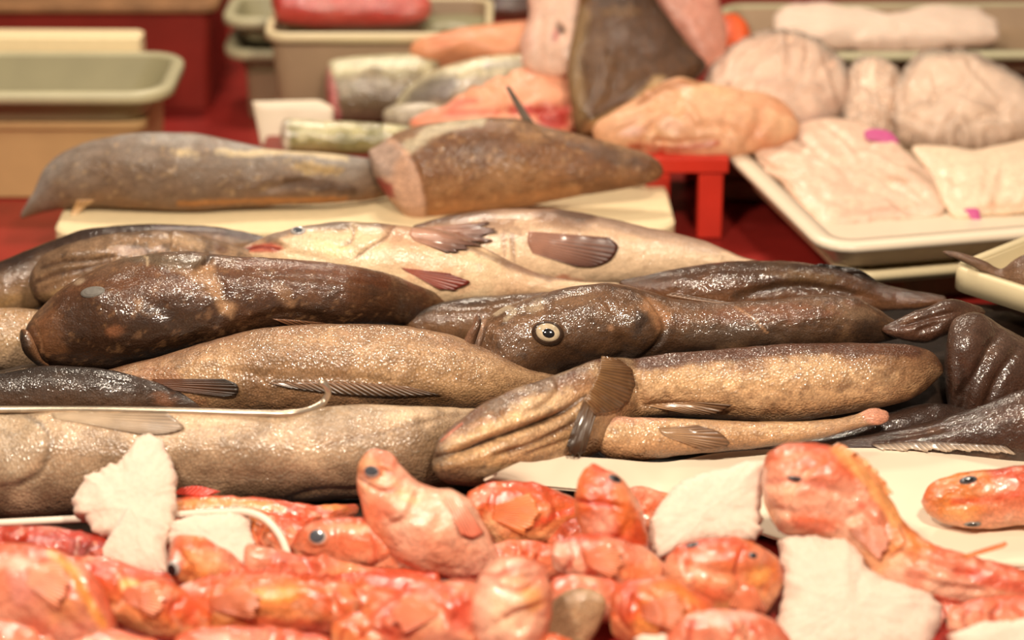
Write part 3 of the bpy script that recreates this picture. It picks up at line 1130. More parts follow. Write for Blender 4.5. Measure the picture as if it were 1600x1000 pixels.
# fish with lips behind
E = fish('big_lipped_fish', 'brown fish with thick creased lips behind the largest dark fish at left',
    [(44, 436, 46, 454, .15), (54, 416, 58, 468, .15), (80, 392, 88, 474, .15), (133, 374, 140, 468, .15), (185, 364, 190, 455, .15), (259, 360, 262, 446, .155),
     (315, 369, 320, 440, .16), (367, 383, 370, 430, .165), (410, 394, 410, 420, .17)],
    [(-1, (92, 64, 44)), (-.3, (140, 104, 76)), (.3, (182, 142, 106)), (1, (150, 118, 92))], 'skin_dark', n=130, m=90, group=G_BIG, seed=61, r0=8,
    blotch=[((106, 78, 58), 22, .48, .7, .6)], speck=((84, 62, 46), 150, .74, .6),
    ops=[('g', [(66, 418), (100, 409), (140, 407), (178, 400)], 3.5, 5), ('g', [(58, 440), (90, 428), (130, 420), (172, 408)], 3.5, 5),
         ('g', [(66, 452), (100, 440), (140, 428)], 3, 3), ('s', [(262, 362), (266, 376), (262, 390)], 4, 4, 1, 40),
         ('b', 95, 455, 40, 14, -15, 5), ('b', 110, 397, 50, 8, -8, 3), ('g', [(262, 362), (267, 376), (262, 392)], 3, 3)],
    paint=[('l', [(66, 418), (100, 409), (140, 407), (178, 400)], 4, (74, 48, 34), .7, .3), ('l', [(58, 440), (90, 428), (130, 420), (172, 408)], 4, (84, 54, 38), .7, .3),
           ('e', 90, 458, 30, 12, -15, (196, 156, 110), .7, .4), ('e', 48, 445, 12, 26, 0, (58, 42, 32), .7, .3),
           ('l', [(262, 362), (267, 376), (262, 392)], 3, (92, 66, 48), .7, .3), ('e', 345, 388, 16, 8, 20, (96, 56, 42), .7, .3),
           ('e', 290, 376, 40, 12, 12, (222, 182, 142), .6, .4)])
Ff = fish('dark_backed_fish', 'slim dark-backed fish arching behind the big-lipped one',
    [(-330, 530, -325, 540, .18), (-220, 480, -200, 545, .19), (-90, 440, -70, 530, .20), (0, 408, 10, 500, .21), (70, 380, 80, 478, .225), (140, 357, 145, 445, .235), (210, 351, 212, 430, .24), (280, 351, 282, 415, .24),
     (350, 356, 350, 402, .24), (416, 371, 414, 392, .235), (450, 382, 448, 388, .23)],
    [(-1, (176, 138, 98)), (-.1, (156, 118, 84)), (.45, (120, 92, 72)), (.75, (74, 52, 40)), (1, (58, 40, 32))], 'skin_dark', n=130, m=80, group=G_BIG, seed=71,
    paint=[('l', [(240, 352), (330, 357), (410, 374)], 10, (70, 34, 24), .8, .2), ('e', 10, 470, 30, 14, -20, (190, 146, 92), .5, .4)])

# pale-bellied fish lying on its side, mouth open to the left
G1 = fish('pale_bellied_fish', 'cream-bellied fish with open pink mouth and silver eye pointing left',
    [(375, 388, 377, 395, .17), (398, 378, 397, 408, .17), (438, 363, 434, 428, .17), (490, 351, 485, 446, .17), (546, 346, 540, 462, .17), (624, 352, 615, 476, .17),
     (690, 361, 680, 482, .165), (747, 382, 740, 480, .16), (800, 409, 795, 470, .155), (850, 429, 848, 462, .15), (900, 439, 900, 456, .145), (970, 442, 970, 450, .14)],
    [(-1, (222, 188, 150)), (-.2, (234, 202, 162)), (.55, (228, 194, 156)), (.85, (150, 122, 100)), (1, (120, 96, 80))], 'skin_pale', n=190, m=90, group=G_BIG,
    seed=81, r0=6, blotch=[((212, 158, 122), 12, .52, .75, .5), ((240, 210, 166), 25, .55, .8, .4)], speck=((150, 106, 76), 130, .80, .45),
    ops=[('g', [(376, 392), (400, 382), (425, 380), (446, 388)], 5, 8), ('s', [(392, 380), (420, 374), (446, 384)], 4, 3, 1, 16),
         ('g', [(541, 348), (553, 360), (549, 377), (530, 386)], 3.5, 3), ('g', [(616, 352), (605, 370), (575, 389), (556, 402)], 3, 3),
         ('s', [(616, 352), (605, 370), (575, 389), (556, 402)], 4, 3, -1, 40), ('g', [(440, 395), (470, 398), (520, 410)], 4, 2),
         ('b', 465, 362, 18, 10, 0, 3)],
    paint=[('p', [(374, 394), (398, 382), (424, 379), (446, 388), (430, 394), (400, 394)], (186, 84, 66), .9, 3),
           ('l', [(380, 391), (404, 386), (436, 389)], 3, (120, 34, 28), .8, .2),
           ('l', [(420, 372), (460, 356), (540, 350)], 8, (140, 124, 112), .7, .3),
           ('l', [(541, 348), (553, 360), (549, 377), (530, 386)], 2.5, (120, 88, 66), .7, .2),
           ('l', [(616, 352), (605, 370), (575, 389), (556, 402)], 2.5, (130, 92, 70), .7, .2),
           ('e', 510, 388, 40, 12, 10, (246, 218, 160), .6, .4), ('e', 680, 432, 60, 20, 15, (216, 160, 124), .5, .4),
           ('l', [(720, 380), (790, 412), (860, 438)], 5, (118, 84, 62), .6, .4)])
eye(G1, 466, 361, 13, 'eye_blue', 'pupil_grey', pr=.62, asp=.62, h=.3, tilt=5)
G2 = fish('pale_bellied_fish', 'cream fish with dark oval fin lying in front of the foam board',
    [(640, 354, 640, 385, .25), (690, 340, 690, 425, .25), (725, 333, 730, 445, .25), (800, 326, 805, 455, .25), (856, 326, 860, 455, .25), (931, 337, 935, 450, .25),
     (1025, 358, 1025, 442, .245), (1100, 376, 1098, 430, .235), (1164, 402, 1160, 420, .22), (1210, 414, 1208, 420, .21)],
    [(-1, (222, 186, 150)), (0, (232, 198, 162)), (.5, (214, 176, 144)), (.8, (146, 112, 90)), (1, (104, 78, 64))], 'skin_pale', n=170, m=90, group=G_BIG,
    seed=91, blotch=[((206, 150, 122), 10, .52, .78, .45)], speck=((150, 110, 82), 150, .82, .4),
    ops=[('g', [(800, 372), (802, 390), (803, 408)], 3.5, 3), ('g', [(785, 372), (788, 390), (782, 404)], 3, 2.5), ('r', [(1000, 372), (1100, 388), (1160, 408)], 5, 1.5)],
    paint=[('l', [(800, 368), (803, 408)], 3, (130, 92, 72), .7, .2), ('l', [(786, 368), (788, 400)], 3, (140, 100, 80), .6, .2),
           ('e', 775, 352, 40, 20, 10, (120, 84, 64), .6, .5), ('e', 890, 437, 30, 8, 0, (222, 120, 90), .6, .4),
           ('l', [(940, 345), (1030, 366), (1120, 388)], 12, (170, 140, 120), .6, .3)])
fin(G2, [(826, 361), (824, 378), (832, 396)], [(952, 371), (966, 385), (958, 402), (930, 416), (900, 416)], (170, 116, 92), (82, 46, 36),
    'pectoral_fin', nu=24, nv=24, lift=(.5, 4), ruff=.4)
fin(G1, [(642, 357), (640, 366), (648, 376)], [(768, 346), (782, 360), (776, 376), (745, 388), (708, 398)], (206, 150, 124), (84, 48, 38),
    'pectoral_fin', nu=40, nv=20, lift=(.5, 5), ruff=.9, bodies=[G2], jag=.22)
fin(G1, [(626, 418), (634, 424), (646, 430)], [(712, 428), (740, 444), (724, 452), (690, 454)], (176, 92, 70), (122, 44, 32),
    'pelvic_fin', nu=16, nv=16, lift=(.5, 4), ruff=.7, jag=.15)

# brown wedge between
H = fish('brown_whole_fish', 'olive-brown fish wedged between the largest dark fish and the golden-eyed one',
    [(628, 503, 630, 510, .08), (655, 487, 660, 528, .085), (691, 473, 695, 542, .09), (762, 462, 765, 550, .095), (848, 456, 850, 545, .10), (930, 460, 930, 530, .10),
     (990, 470, 990, 512, .10)],
    [(-1, (120, 84, 54)), (0, (132, 92, 60)), (.6, (118, 84, 58)), (1, (74, 52, 40))], 'skin_dark', n=110, m=70, group=G_BIG, seed=101,
    blotch=[((96, 66, 44), 18, .5, .72, .5)], paint=[('l', [(636, 498), (660, 488), (690, 474), (760, 464)], 4, (96, 90, 84), .6, .3)],
    ops=[('g', [(700, 480), (760, 476), (840, 466)], 5, 2)])

# brown fish behind the golden-eyed one
J = fish('brown_whole_fish', 'brown fish with a black back fin behind the golden-eyed one',
    [(965, 438, 968, 452, .10), (1020, 427, 1020, 475, .105), (1060, 419, 1062, 488, .11), (1150, 408, 1150, 497, .115), (1211, 407, 1212, 497, .12), (1283, 415, 1283, 492, .12),
     (1340, 430, 1335, 490, .115), (1390, 447, 1385, 486, .11), (1440, 457, 1435, 482, .10), (1480, 463, 1480, 474, .09)],
    [(-1, (132, 88, 58)), (0, (118, 76, 48)), (.5, (92, 58, 36)), (1, (70, 46, 32))], 'skin_dark', n=140, m=80, group=G_BIG, seed=111,
    blotch=[((62, 42, 30), 14, .5, .7, .5), ((150, 112, 76), 20, .58, .8, .35)],
    paint=[('l', [(1150, 462), (1240, 446), (1330, 458)], 9, (66, 46, 30), .6, .3), ('e', 1250, 432, 70, 10, 5, (140, 106, 70), .5, .4)],
    ops=[('g', [(1140, 466), (1230, 448), (1320, 456), (1380, 476)], 8, 4), ('b', 1240, 430, 80, 10, 4, 3)])
fin(J, [(1262, 416), (1290, 419), (1325, 426), (1350, 436)], [(1282, 412), (1315, 416), (1344, 422), (1372, 440)], (52, 36, 28), (34, 25, 20), 'dorsal_fin', nu=24, nv=7, lift=(0, 1))

# the fish with the golden eye
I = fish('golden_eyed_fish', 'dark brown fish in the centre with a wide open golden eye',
    [(725, 536, 722, 574, -.045), (736, 514, 725, 592, -.045), (760, 497, 748, 604, -.045), (795, 477, 785, 612, -.045), (841, 461, 835, 598, -.04), (898, 447, 890, 584, -.035),
     (956, 443, 945, 574, -.03), (1010, 455, 1005, 568, -.025), (1060, 468, 1060, 562, -.02), (1143, 472, 1143, 554, -.02), (1204, 468, 1204, 550, -.02), (1276, 460, 1276, 547, -.015),
     (1334, 464, 1330, 544, -.01), (1370, 482, 1365, 538, -.005), (1405, 503, 1400, 530, 0), (1440, 511, 1440, 523, .005)],
    [(-1, (50, 33, 22)), (-.5, (72, 47, 30)), (0, (108, 74, 48)), (.5, (132, 92, 62)), (1, (104, 72, 50))], 'skin_dark', n=220, m=150, group=G_BIG, seed=121, r0=10, t=.8,
    blotch=[((76, 52, 36), 16, .5, .7, .55), ((166, 124, 88), 22, .58, .8, .4)], speck=((60, 42, 32), 170, .74, .5),
    ops=[('g', [(757, 500), (752, 520), (746, 545), (742, 575)], 4, 7), ('s', [(757, 500), (752, 520), (746, 545), (742, 575)], 4, 4, 1, 40),
         ('b', 856, 522, 26, 20, 10, 7), ('g', [(830, 508), (850, 500), (878, 505), (884, 520)], 4, 3),
         ('g', [(938, 463), (950, 475), (958, 492)], 4, 2), ('s', [(1003, 462), (1020, 482), (1034, 505), (1026, 530), (1000, 552), (985, 562)], 6, 6, -1, 60),
         ('g', [(1006, 460), (1024, 482), (1038, 506), (1030, 532), (1004, 556)], 5, 5), ('g', [(960, 520), (975, 548), (960, 570)], 8, 3),
         ('b', 830, 570, 70, 30, -15, 5), ('b', 990, 500, 30, 40, 10, 4), ('g', [(880, 545), (920, 560), (990, 555)], 7, 2)],
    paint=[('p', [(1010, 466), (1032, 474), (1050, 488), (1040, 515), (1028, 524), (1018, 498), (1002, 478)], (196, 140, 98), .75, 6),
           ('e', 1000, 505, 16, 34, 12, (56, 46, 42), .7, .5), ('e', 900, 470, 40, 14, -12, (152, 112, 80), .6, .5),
           ('l', [(776, 490), (795, 481), (803, 485), (790, 499)], 5, (214, 190, 160), .7, .4), ('e', 832, 480, 22, 8, -24, (206, 178, 146), .6, .5),  # pale streak and spot paint specular glare on the snout
           ('e', 850, 522, 30, 24, 0, (140, 100, 66), .5, .3),
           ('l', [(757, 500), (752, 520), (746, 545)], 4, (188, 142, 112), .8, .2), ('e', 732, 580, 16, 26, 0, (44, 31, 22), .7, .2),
           ('e', 1200, 490, 150, 16, -4, (138, 82, 52), .6, .4), ('e', 1150, 525, 120, 18, 0, (98, 76, 60), .6, .4), ('e', 1330, 485, 40, 14, 10, (156, 122, 94), .6, .4),
           ('l', [(1150, 480), (1180, 500), (1198, 520)], 2, (216, 160, 116), .6, .2), ('e', 1360, 515, 30, 22, 30, (64, 46, 36), .6, .3),
           ('e', 954, 512, 5, 6, 0, (210, 156, 118), .7, .2)])
eye(I, 856, 520, 21, 'eye_white', 'pupil', pr=.5, asp=.76, off=(1, 2), rim='d', h=.42, tilt=12)
add_part(I, 'upper_lip', [(748, 491, 742, 493, -.075), (752, 500, 738, 508, -.082), (748, 520, 730, 520, -.088), (742, 540, 722, 540, -.09), (738, 558, 720, 558, -.088), (734, 574, 722, 576, -.08)],
    [(-1, (150, 108, 84)), (0, (120, 82, 58)), (1, (84, 58, 42))], r0=4, r1=6, seed=5)
fin(I, [(1040, 461), (1080, 468), (1120, 474)], [(1050, 457), (1100, 466), (1150, 474)], (150, 118, 96), (110, 84, 66), 'dorsal_fin', nu=24, nv=5, lift=(.3, 1))

# front right ling with folded gill fin
K = fish('ling', 'pale tan ling at the centre front, mouth shut and folds along its cheek',
    [(676, 706, 675, 734, -.34), (686, 684, 690, 750, -.335), (711, 661, 722, 759, -.325), (762, 627, 785, 755, -.30), (812, 604, 840, 741, -.275), (866, 586, 890, 726, -.245),
     (925, 563, 935, 708, -.215), (965, 558, 965, 680, -.185), (1000, 560, 1000, 656, -.165), (1060, 551, 1054, 650, -.155), (1150, 544, 1146, 656, -.15), (1240, 537, 1235, 658, -.15),
     (1348, 536, 1340, 643, -.145), (1420, 539, 1410, 630, -.135), (1458, 550, 1442, 614, -.125), (1480, 566, 1466, 598, -.115)],
    [(-1, (120, 88, 60)), (-.5, (180, 138, 98)), (.1, (208, 168, 126)), (.5, (168, 124, 88)), (.8, (98, 60, 40)), (1, (82, 52, 36))], 'skin_tan',
    n=280, m=160, group=G_BIG, seed=131, r0=10, r1=30, t=.82, power=2.25,
    blotch=[((138, 100, 70), 15, .5, .72, .55), ((228, 190, 146), 22, .57, .78, .5), ((110, 78, 54), 55, .54, .72, .45)], speck=((110, 74, 50), 210, .72, .45),
    ops=[('g', [(680, 716), (720, 706), (762, 689), (826, 666), (884, 642), (916, 618)], 5, 13), ('r', [(688, 704), (760, 677), (830, 652), (886, 630)], 8, 3.5),
         ('r', [(684, 728), (740, 716), (800, 694)], 8, 4), ('g', [(770, 712), (836, 692), (900, 658)], 4, 6), ('g', [(822, 708), (860, 698), (900, 684)], 4, 4),
         ('g', [(730, 735), (780, 728), (830, 722)], 5, 2.5), ('b', 830, 700, 16, 8, -10, 3), ('b', 875, 668, 18, 7, -24, 3), ('b', 700, 722, 20, 16, 0, 4),
         ('g', [(866, 588), (872, 604), (852, 630), (818, 648)], 3.5, 4), ('s', [(866, 588), (872, 604), (852, 630), (818, 648)], 4, 3, -1, 30),
         ('g', [(700, 676), (740, 650), (790, 628)], 6, 2), ('b', 745, 735, 60, 14, -8, 5), ('b', 770, 645, 18, 12, -20, 4), ('b', 800, 655, 60, 16, -22, 4),
         ('g', [(990, 580), (994, 610), (1004, 640)], 6, 6), ('g', [(996, 636), (1060, 632), (1140, 640)], 5, 4),
         ('b', 1180, 590, 160, 40, 0, 3), ('s', [(1000, 572), (1000, 600), (1010, 632)], 5, 5, 1, 50)],
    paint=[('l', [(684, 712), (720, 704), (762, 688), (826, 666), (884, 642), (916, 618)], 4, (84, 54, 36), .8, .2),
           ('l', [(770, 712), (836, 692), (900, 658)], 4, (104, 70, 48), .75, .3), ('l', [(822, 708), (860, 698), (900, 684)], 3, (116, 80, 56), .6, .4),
           ('e', 700, 712, 26, 30, 0, (120, 94, 72), .6, 1.0), ('e', 760, 724, 60, 10, -8, (206, 164, 120), .6, .7),
           ('l', [(866, 588), (872, 604), (852, 630), (818, 648)], 3, (124, 86, 62), .7, .2),
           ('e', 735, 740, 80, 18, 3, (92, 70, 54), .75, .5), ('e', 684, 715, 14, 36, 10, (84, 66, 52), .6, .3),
           ('l', [(690, 688), (706, 674), (722, 662)], 2.5, (196, 104, 76), .7, .4), ('e', 775, 636, 26, 12, -25, (128, 108, 90), .6, .4),
           ('e', 850, 600, 70, 14, -22, (150, 126, 106), .6, .5), ('e', 850, 632, 60, 22, -24, (226, 188, 146), .7, .4), ('e', 720, 690, 34, 14, -28, (216, 178, 132), .6, .4), ('e', 870, 690, 50, 12, -20, (196, 152, 108), .6, .5), ('e', 790, 662, 60, 16, -20, (232, 190, 138), .6, .4), ('e', 740, 720, 60, 12, -10, (190, 146, 98), .5, .5),
           ('e', 1420, 580, 60, 40, 0, (120, 82, 54), .7, .5), ('e', 1090, 590, 90, 26, 0, (226, 184, 136), .5, .5), ('e', 1330, 640, 90, 12, -8, (110, 76, 50), .6, .4),
           ('l', [(1005, 566), (1100, 552), (1200, 545), (1330, 541), (1430, 545)], 17, (86, 50, 33), .9, .4)])
fin(K, [(940, 556), (936, 578), (926, 602), (912, 628)], [(966, 560), (990, 580), (992, 610), (974, 636), (930, 648)], (128, 92, 58), (96, 64, 40), 'gill_flap', nu=44, nv=20, lift=(3, 9), ruff=1.4, wave=1.6, jag=.06)
fin(K, [(912, 622), (922, 634), (934, 640)], [(884, 700), (892, 716), (912, 714)], (104, 74, 48), (58, 40, 27), 'pectoral_fin', nu=26, nv=20, lift=(5, 14), ruff=1.2, wave=.8, jag=.12)
fin(K, [(1010, 634), (1040, 630), (1080, 628)], [(1080, 648), (1120, 646), (1146, 632)], (168, 126, 88), (86, 60, 42), 'pelvic_fin', nu=16, nv=14, lift=(.5, 7), ruff=.6)
fin(K, [(1400, 634), (1430, 622), (1462, 600)], [(1412, 640), (1445, 630), (1482, 606)], (110, 74, 52), (72, 48, 36), 'anal_fin', nu=20, nv=6, lift=(.3, 3))

# narrow piece with pink cut ends
Lf = fish('cut_ling_piece', 'narrow tan fish piece with pink cut ends lying against the front ling',
    [(911, 652, 917, 680, -.235), (930, 646, 930, 704, -.23), (956, 648, 955, 719, -.23), (1000, 652, 1000, 721, -.225), (1060, 654, 1060, 712, -.22), (1130, 657, 1130, 705, -.215),
     (1204, 659, 1204, 698, -.21), (1276, 657, 1276, 687, -.205), (1334, 648, 1335, 671, -.20), (1366, 637, 1370, 664, -.195), (1390, 643, 1390, 658, -.19)],
    [(-1, (110, 76, 52)), (-.4, (190, 144, 102)), (.4, (216, 174, 130)), (1, (196, 152, 110))], 'skin_tan', n=170, m=70, group='cut fish pieces', seed=141, r0=8, r1=6, t=.8,
    blotch=[((160, 116, 78), 18, .52, .75, .5)], speck=((130, 92, 62), 220, .72, .4),
    ops=[('g', [(1030, 672), (1060, 668), (1100, 674)], 5, 2)],
    paint=[('p', [(905, 646), (935, 642), (1040, 652), (1040, 657), (940, 664), (928, 690), (910, 680)], (236, 176, 146), .9, 6),
           ('p', [(1340, 640), (1364, 632), (1396, 640), (1392, 664), (1366, 668), (1352, 656)], (232, 160, 132), .9, 5)])
fin(Lf, [(1028, 668), (1032, 676), (1044, 684)], [(1090, 664), (1128, 678), (1140, 692), (1100, 702)], (176, 136, 98), (112, 80, 56), 'pectoral_fin', nu=18, nv=18, lift=(.5, 5), ruff=.7)

# dark glossy fish at the right edge
M1 = fish('dark_whole_fish', 'dark red-brown fish tail end twisted beside the white tray corner',
    [(1376, 512, 1380, 520, -.02), (1405, 498, 1408, 530, -.02), (1442, 483, 1450, 536, -.015), (1478, 468, 1488, 520, -.01), (1512, 473, 1516, 500, 0), (1540, 482, 1540, 494, .01)],
    [(-1, (92, 58, 42)), (0, (104, 68, 50)), (1, (84, 56, 42))], 'skin_dark', n=80, m=60, group=G_BIG, seed=151,
    blotch=[((60, 40, 30), 20, .48, .7, .6)], ops=[('g', [(1400, 512), (1440, 500), (1500, 486)], 5, 5), ('g', [(1430, 520), (1470, 505)], 5, 4)],
    paint=[('e', 1420, 500, 16, 6, -20, (150, 104, 76), .6, .4)])
M2 = fish('dark_whole_fish', 'glossy black-brown fish folded at the right edge below the white tray',
    [(1474, 540, 1474, 610, -.09), (1482, 510, 1480, 640, -.09), (1498, 495, 1494, 660, -.09), (1528, 489, 1520, 672, -.09), (1566, 510, 1560, 684, -.09), (1620, 536, 1610, 690, -.09), (1690, 560, 1690, 690, -.09), (1800, 590, 1800, 670, -.09), (1860, 625, 1860, 640, -.09)],
    [(-1, (62, 40, 29)), (0, (84, 54, 40)), (1, (96, 70, 56))], 'skin_dark', n=110, m=90, group=G_BIG, seed=161, t=.6, r0=14,
    blotch=[((52, 34, 26), 14, .45, .7, .6), ((132, 98, 78), 26, .6, .8, .5)],
    ops=[('g', [(1560, 520), (1540, 560), (1512, 610), (1500, 650)], 8, 8), ('g', [(1590, 545), (1560, 590), (1535, 650)], 6, 5), ('b', 1510, 530, 22, 40, 15, 6),
         ('g', [(1500, 560), (1510, 590), (1490, 630)], 5, 4)])
M3 = fish('dark_whole_fish', 'dark brown fish lying along the white sheet at right edge with a spiny fin',
    [(1270, 694, 1270, 702, -.19), (1360, 678, 1360, 722, -.19), (1440, 660, 1440, 730, -.19), (1520, 638, 1525, 735, -.19), (1600, 608, 1605, 735, -.19), (1690, 590, 1690, 735, -.19), (1800, 610, 1800, 710, -.19), (1880, 640, 1880, 660, -.19)],
    [(-1, (76, 52, 38)), (0, (86, 56, 42)), (.6, (100, 66, 48)), (1, (70, 48, 38))], 'skin_dark', n=110, m=76, group=G_BIG, seed=171, t=.7,
    blotch=[((58, 38, 28), 14, .48, .7, .6), ((150, 112, 84), 40, .6, .8, .4)], ops=[('g', [(1360, 690), (1460, 672), (1560, 640)], 6, 4)])
fin(M3, [(1360, 694), (1420, 690), (1500, 692), (1570, 696)], [(1382, 706), (1440, 707), (1520, 708), (1590, 712)], (90, 68, 54), (206, 184, 160), 'dorsal_fin', nu=44, nv=5, lift=(1, 4), ruff=1.6, jag=.35)
M4 = fish('dark_whole_fish', 'shadowed dark fish under the tail of the front ling',
    [(1180, 692, 1180, 706, -.15), (1280, 670, 1280, 716, -.15), (1380, 645, 1380, 712, -.15), (1460, 630, 1460, 700, -.14), (1530, 640, 1530, 690, -.13)],
    [(-1, (66, 44, 32)), (0, (78, 52, 40)), (1, (60, 42, 34))], 'skin_dark', n=90, m=60, group=G_BIG, seed=181, blotch=[((100, 72, 56), 16, .5, .72, .4)])

# support mat added under the heap, coloured dark as shade between the fish
def shade_mat_bed():
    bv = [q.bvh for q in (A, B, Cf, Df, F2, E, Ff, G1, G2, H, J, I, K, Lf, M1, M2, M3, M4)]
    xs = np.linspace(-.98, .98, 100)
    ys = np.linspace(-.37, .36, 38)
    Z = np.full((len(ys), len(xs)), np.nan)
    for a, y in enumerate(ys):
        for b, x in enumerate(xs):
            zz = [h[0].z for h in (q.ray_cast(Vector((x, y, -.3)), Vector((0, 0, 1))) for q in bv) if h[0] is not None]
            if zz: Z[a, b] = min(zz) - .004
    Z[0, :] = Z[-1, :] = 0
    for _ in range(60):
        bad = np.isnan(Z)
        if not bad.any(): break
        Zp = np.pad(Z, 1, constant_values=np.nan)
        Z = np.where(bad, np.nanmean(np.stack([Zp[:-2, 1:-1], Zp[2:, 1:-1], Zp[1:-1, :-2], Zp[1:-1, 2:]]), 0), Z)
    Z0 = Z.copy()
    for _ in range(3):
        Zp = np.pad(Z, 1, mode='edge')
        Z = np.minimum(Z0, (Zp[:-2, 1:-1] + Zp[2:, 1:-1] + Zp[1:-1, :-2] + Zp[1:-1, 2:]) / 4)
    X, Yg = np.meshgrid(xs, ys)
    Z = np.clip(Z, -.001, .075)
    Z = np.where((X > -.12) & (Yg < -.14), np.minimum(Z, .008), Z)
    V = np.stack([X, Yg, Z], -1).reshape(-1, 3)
    o = add_mesh('gap_shade_mat', V, grid_faces(len(ys), len(xs), False), M['mat'], None, np.array([0, 0, 0.0]))
    tag(o, 'added support mat under the heap of brown fish, dark as the shaded gaps', 'mat')
import warnings
warnings.simplefilter('ignore')
shade_mat_bed()
# ================================================================== white sheet, redfish, ice and rods in front
def sheet():
    top = smooth_poly([(756, 748), (830, 716), (940, 716), (1040, 722), (1120, 708), (1200, 702), (1330, 700), (1480, 703), (1600, 707), (1800, 712)], 80)
    bot = smooth_poly([(760, 751), (830, 757), (900, 764), (960, 769), (1010, 770), (1100, 800), (1250, 850), (1400, 872), (1560, 884), (1800, 892)], 80)
    n, m = 80, 24
    rows = []
    for i in range(n):
        r = []
        for j in range(m):
            q = top[i] * (1 - j / (m - 1)) + bot[i] * j / (m - 1)
            z = 0.030 - 0.020 * j / (m - 1) + 0.003 * math.sin(i * 0.16 + j * 0.1)
            z += float(np.interp(q[0], [756, 850, 950, 1040], [.052, .040, .021, .002]))
            r.append(PZ(q[0], q[1], z))
        rows.append(r)
    G = np.array(rows)
    t = np.array([0, 0, -0.003])
    V = np.vstack([G.reshape(-1, 3), (G + t).reshape(-1, 3)])
    f1 = grid_faces(n, m, False)
    o = n * m
    ed = []
    for i in range(n - 1):
        ed.append([i * m, (i + 1) * m, o + (i + 1) * m, o + i * m])
        a = i * m + m - 1
        ed.append([a + m, a, o + a, o + a + m])
    for j in range(m - 1):
        ed.append([j + 1, j, o + j, o + j + 1])
        b = (n - 1) * m
        ed.append([b + j, b + j + 1, o + b + j + 1, o + b + j])
    ob = add_mesh('plastic_sheet', V, f1[:, ::-1].tolist() + (f1 + o).tolist() + ed, M['white_plastic'], None, np.array([0.3, -0.32, 0.0]))
    tag(ob, 'white plastic sheet tapering to a point beneath the front ling and orange fish', 'sheet')
sheet()

RED = [(-1, (230, 164, 130)), (-.3, (224, 130, 94)), (.3, (216, 102, 64)), (1, (198, 74, 44))]
PNK = [(-1, (234, 180, 152)), (-.2, (226, 148, 118)), (.4, (218, 114, 82)), (1, (202, 82, 52))]
ORG = [(-1, (232, 168, 118)), (-.2, (224, 132, 80)), (.4, (216, 106, 58)), (1, (198, 74, 40))]
RB = [((234, 172, 140), 18, .54, .76, .55), ((190, 54, 32), 15, .54, .76, .5), ((226, 142, 60), 12, .56, .76, .6), ((240, 196, 168), 50, .62, .78, .4)]
GR = 'orange-red redfish heaped in front'


def red(label, secs, stops=RED, seed=1, dorsal=90, n=80, m=56, t=.75, ops=(), paint=(), r0=8, r1=8, blotch=None, lump=.0034, mat='skin_red', name='redfish', zmin=.004):
    r = np.random.RandomState(seed)
    S = np.array([s[:4] for s in secs], float)
    auto, lines = [], []
    for q in range(5 if len(ops) < 3 else 2):      # gill edges, belly creases and fin roots
        f = .12 + .7 * r.rand()
        k = f * (len(S) - 1)
        a = S[int(k)] * (1 - k % 1) + S[min(len(S) - 1, int(k) + 1)] * (k % 1)
        T, Bm = a[:2], a[2:]
        ax = np.array([-(Bm - T)[1], (Bm - T)[0]])
        lo, hi = .1 + .2 * r.rand(), .6 + .3 * r.rand()
        mid = T + (Bm - T) * (lo + hi) / 2 + ax * (r.rand() - .5) * .6
        pl = [tuple(T + (Bm - T) * lo), tuple(mid), tuple(T + (Bm - T) * hi + ax * (r.rand() - .5) * .4)]
        auto.append(('s', pl, 4, 2.5 + 2.5 * r.rand(), r.choice([-1, 1]), 26))
        auto.append(('g', pl, 4, 2 + 2 * r.rand()))
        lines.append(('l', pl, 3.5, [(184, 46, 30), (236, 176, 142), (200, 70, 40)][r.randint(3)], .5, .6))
    ops = list(ops) + auto
    paint = lines + list(paint)
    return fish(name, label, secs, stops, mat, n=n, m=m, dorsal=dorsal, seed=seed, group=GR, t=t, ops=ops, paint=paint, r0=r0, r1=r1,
                blotch=blotch or RB, lump=lump, zmin=zmin)


FC0, FC1 = (214, 92, 58), (238, 168, 138)
# fillers that close the floor of the heap
R1 = red('redfish with upturned head and grey eye leaning on the long tan-grey fish',
    [(592, 700, 574, 702, -.40), (611, 711, 561, 728, -.405), (634, 735, 558, 757, -.41), (652, 752, 563, 789, -.415), (680, 760, 574, 823, -.42), (706, 764, 595, 855, -.425),
     (733, 780, 632, 885, -.43), (754, 815, 680, 901, -.435), (770, 848, 720, 910, -.44), (788, 875, 760, 908, -.44), (806, 892, 795, 908, -.44)],
    PNK, 201, n=130, m=84, dorsal=200,
    ops=[('s', [(654, 762), (645, 784), (632, 806), (606, 818)], 4, 5, -1, 50), ('g', [(656, 762), (647, 786), (634, 809), (606, 822)], 4, 4),
         ('g', [(560, 748), (578, 760), (590, 766)], 3, 3), ('b', 581, 736, 20, 15, 0, 5), ('g', [(640, 740), (620, 760), (596, 772)], 5, 2),
         ('b', 690, 840, 50, 40, 40, 5), ('b', 615, 795, 20, 16, 30, 3)],
    paint=[('e', 600, 716, 34, 14, 20, (222, 84, 52), .6, .4), ('e', 588, 800, 26, 40, 10, (226, 92, 50), .6, .4), ('e', 690, 850, 60, 40, 30, (232, 138, 100), .5, .4),
           ('e', 640, 780, 16, 8, 20, (240, 190, 140), .6, .4), ('e', 660, 745, 26, 10, 40, (220, 80, 48), .6, .4), ('e', 570, 750, 10, 14, 0, (240, 196, 176), .5, .3)])
eye(R1, 581, 738, 13, 'eye_blue', 'pupil_grey', pr=.86, asp=.72, off=(0, -2.5), h=.3, rim='r')
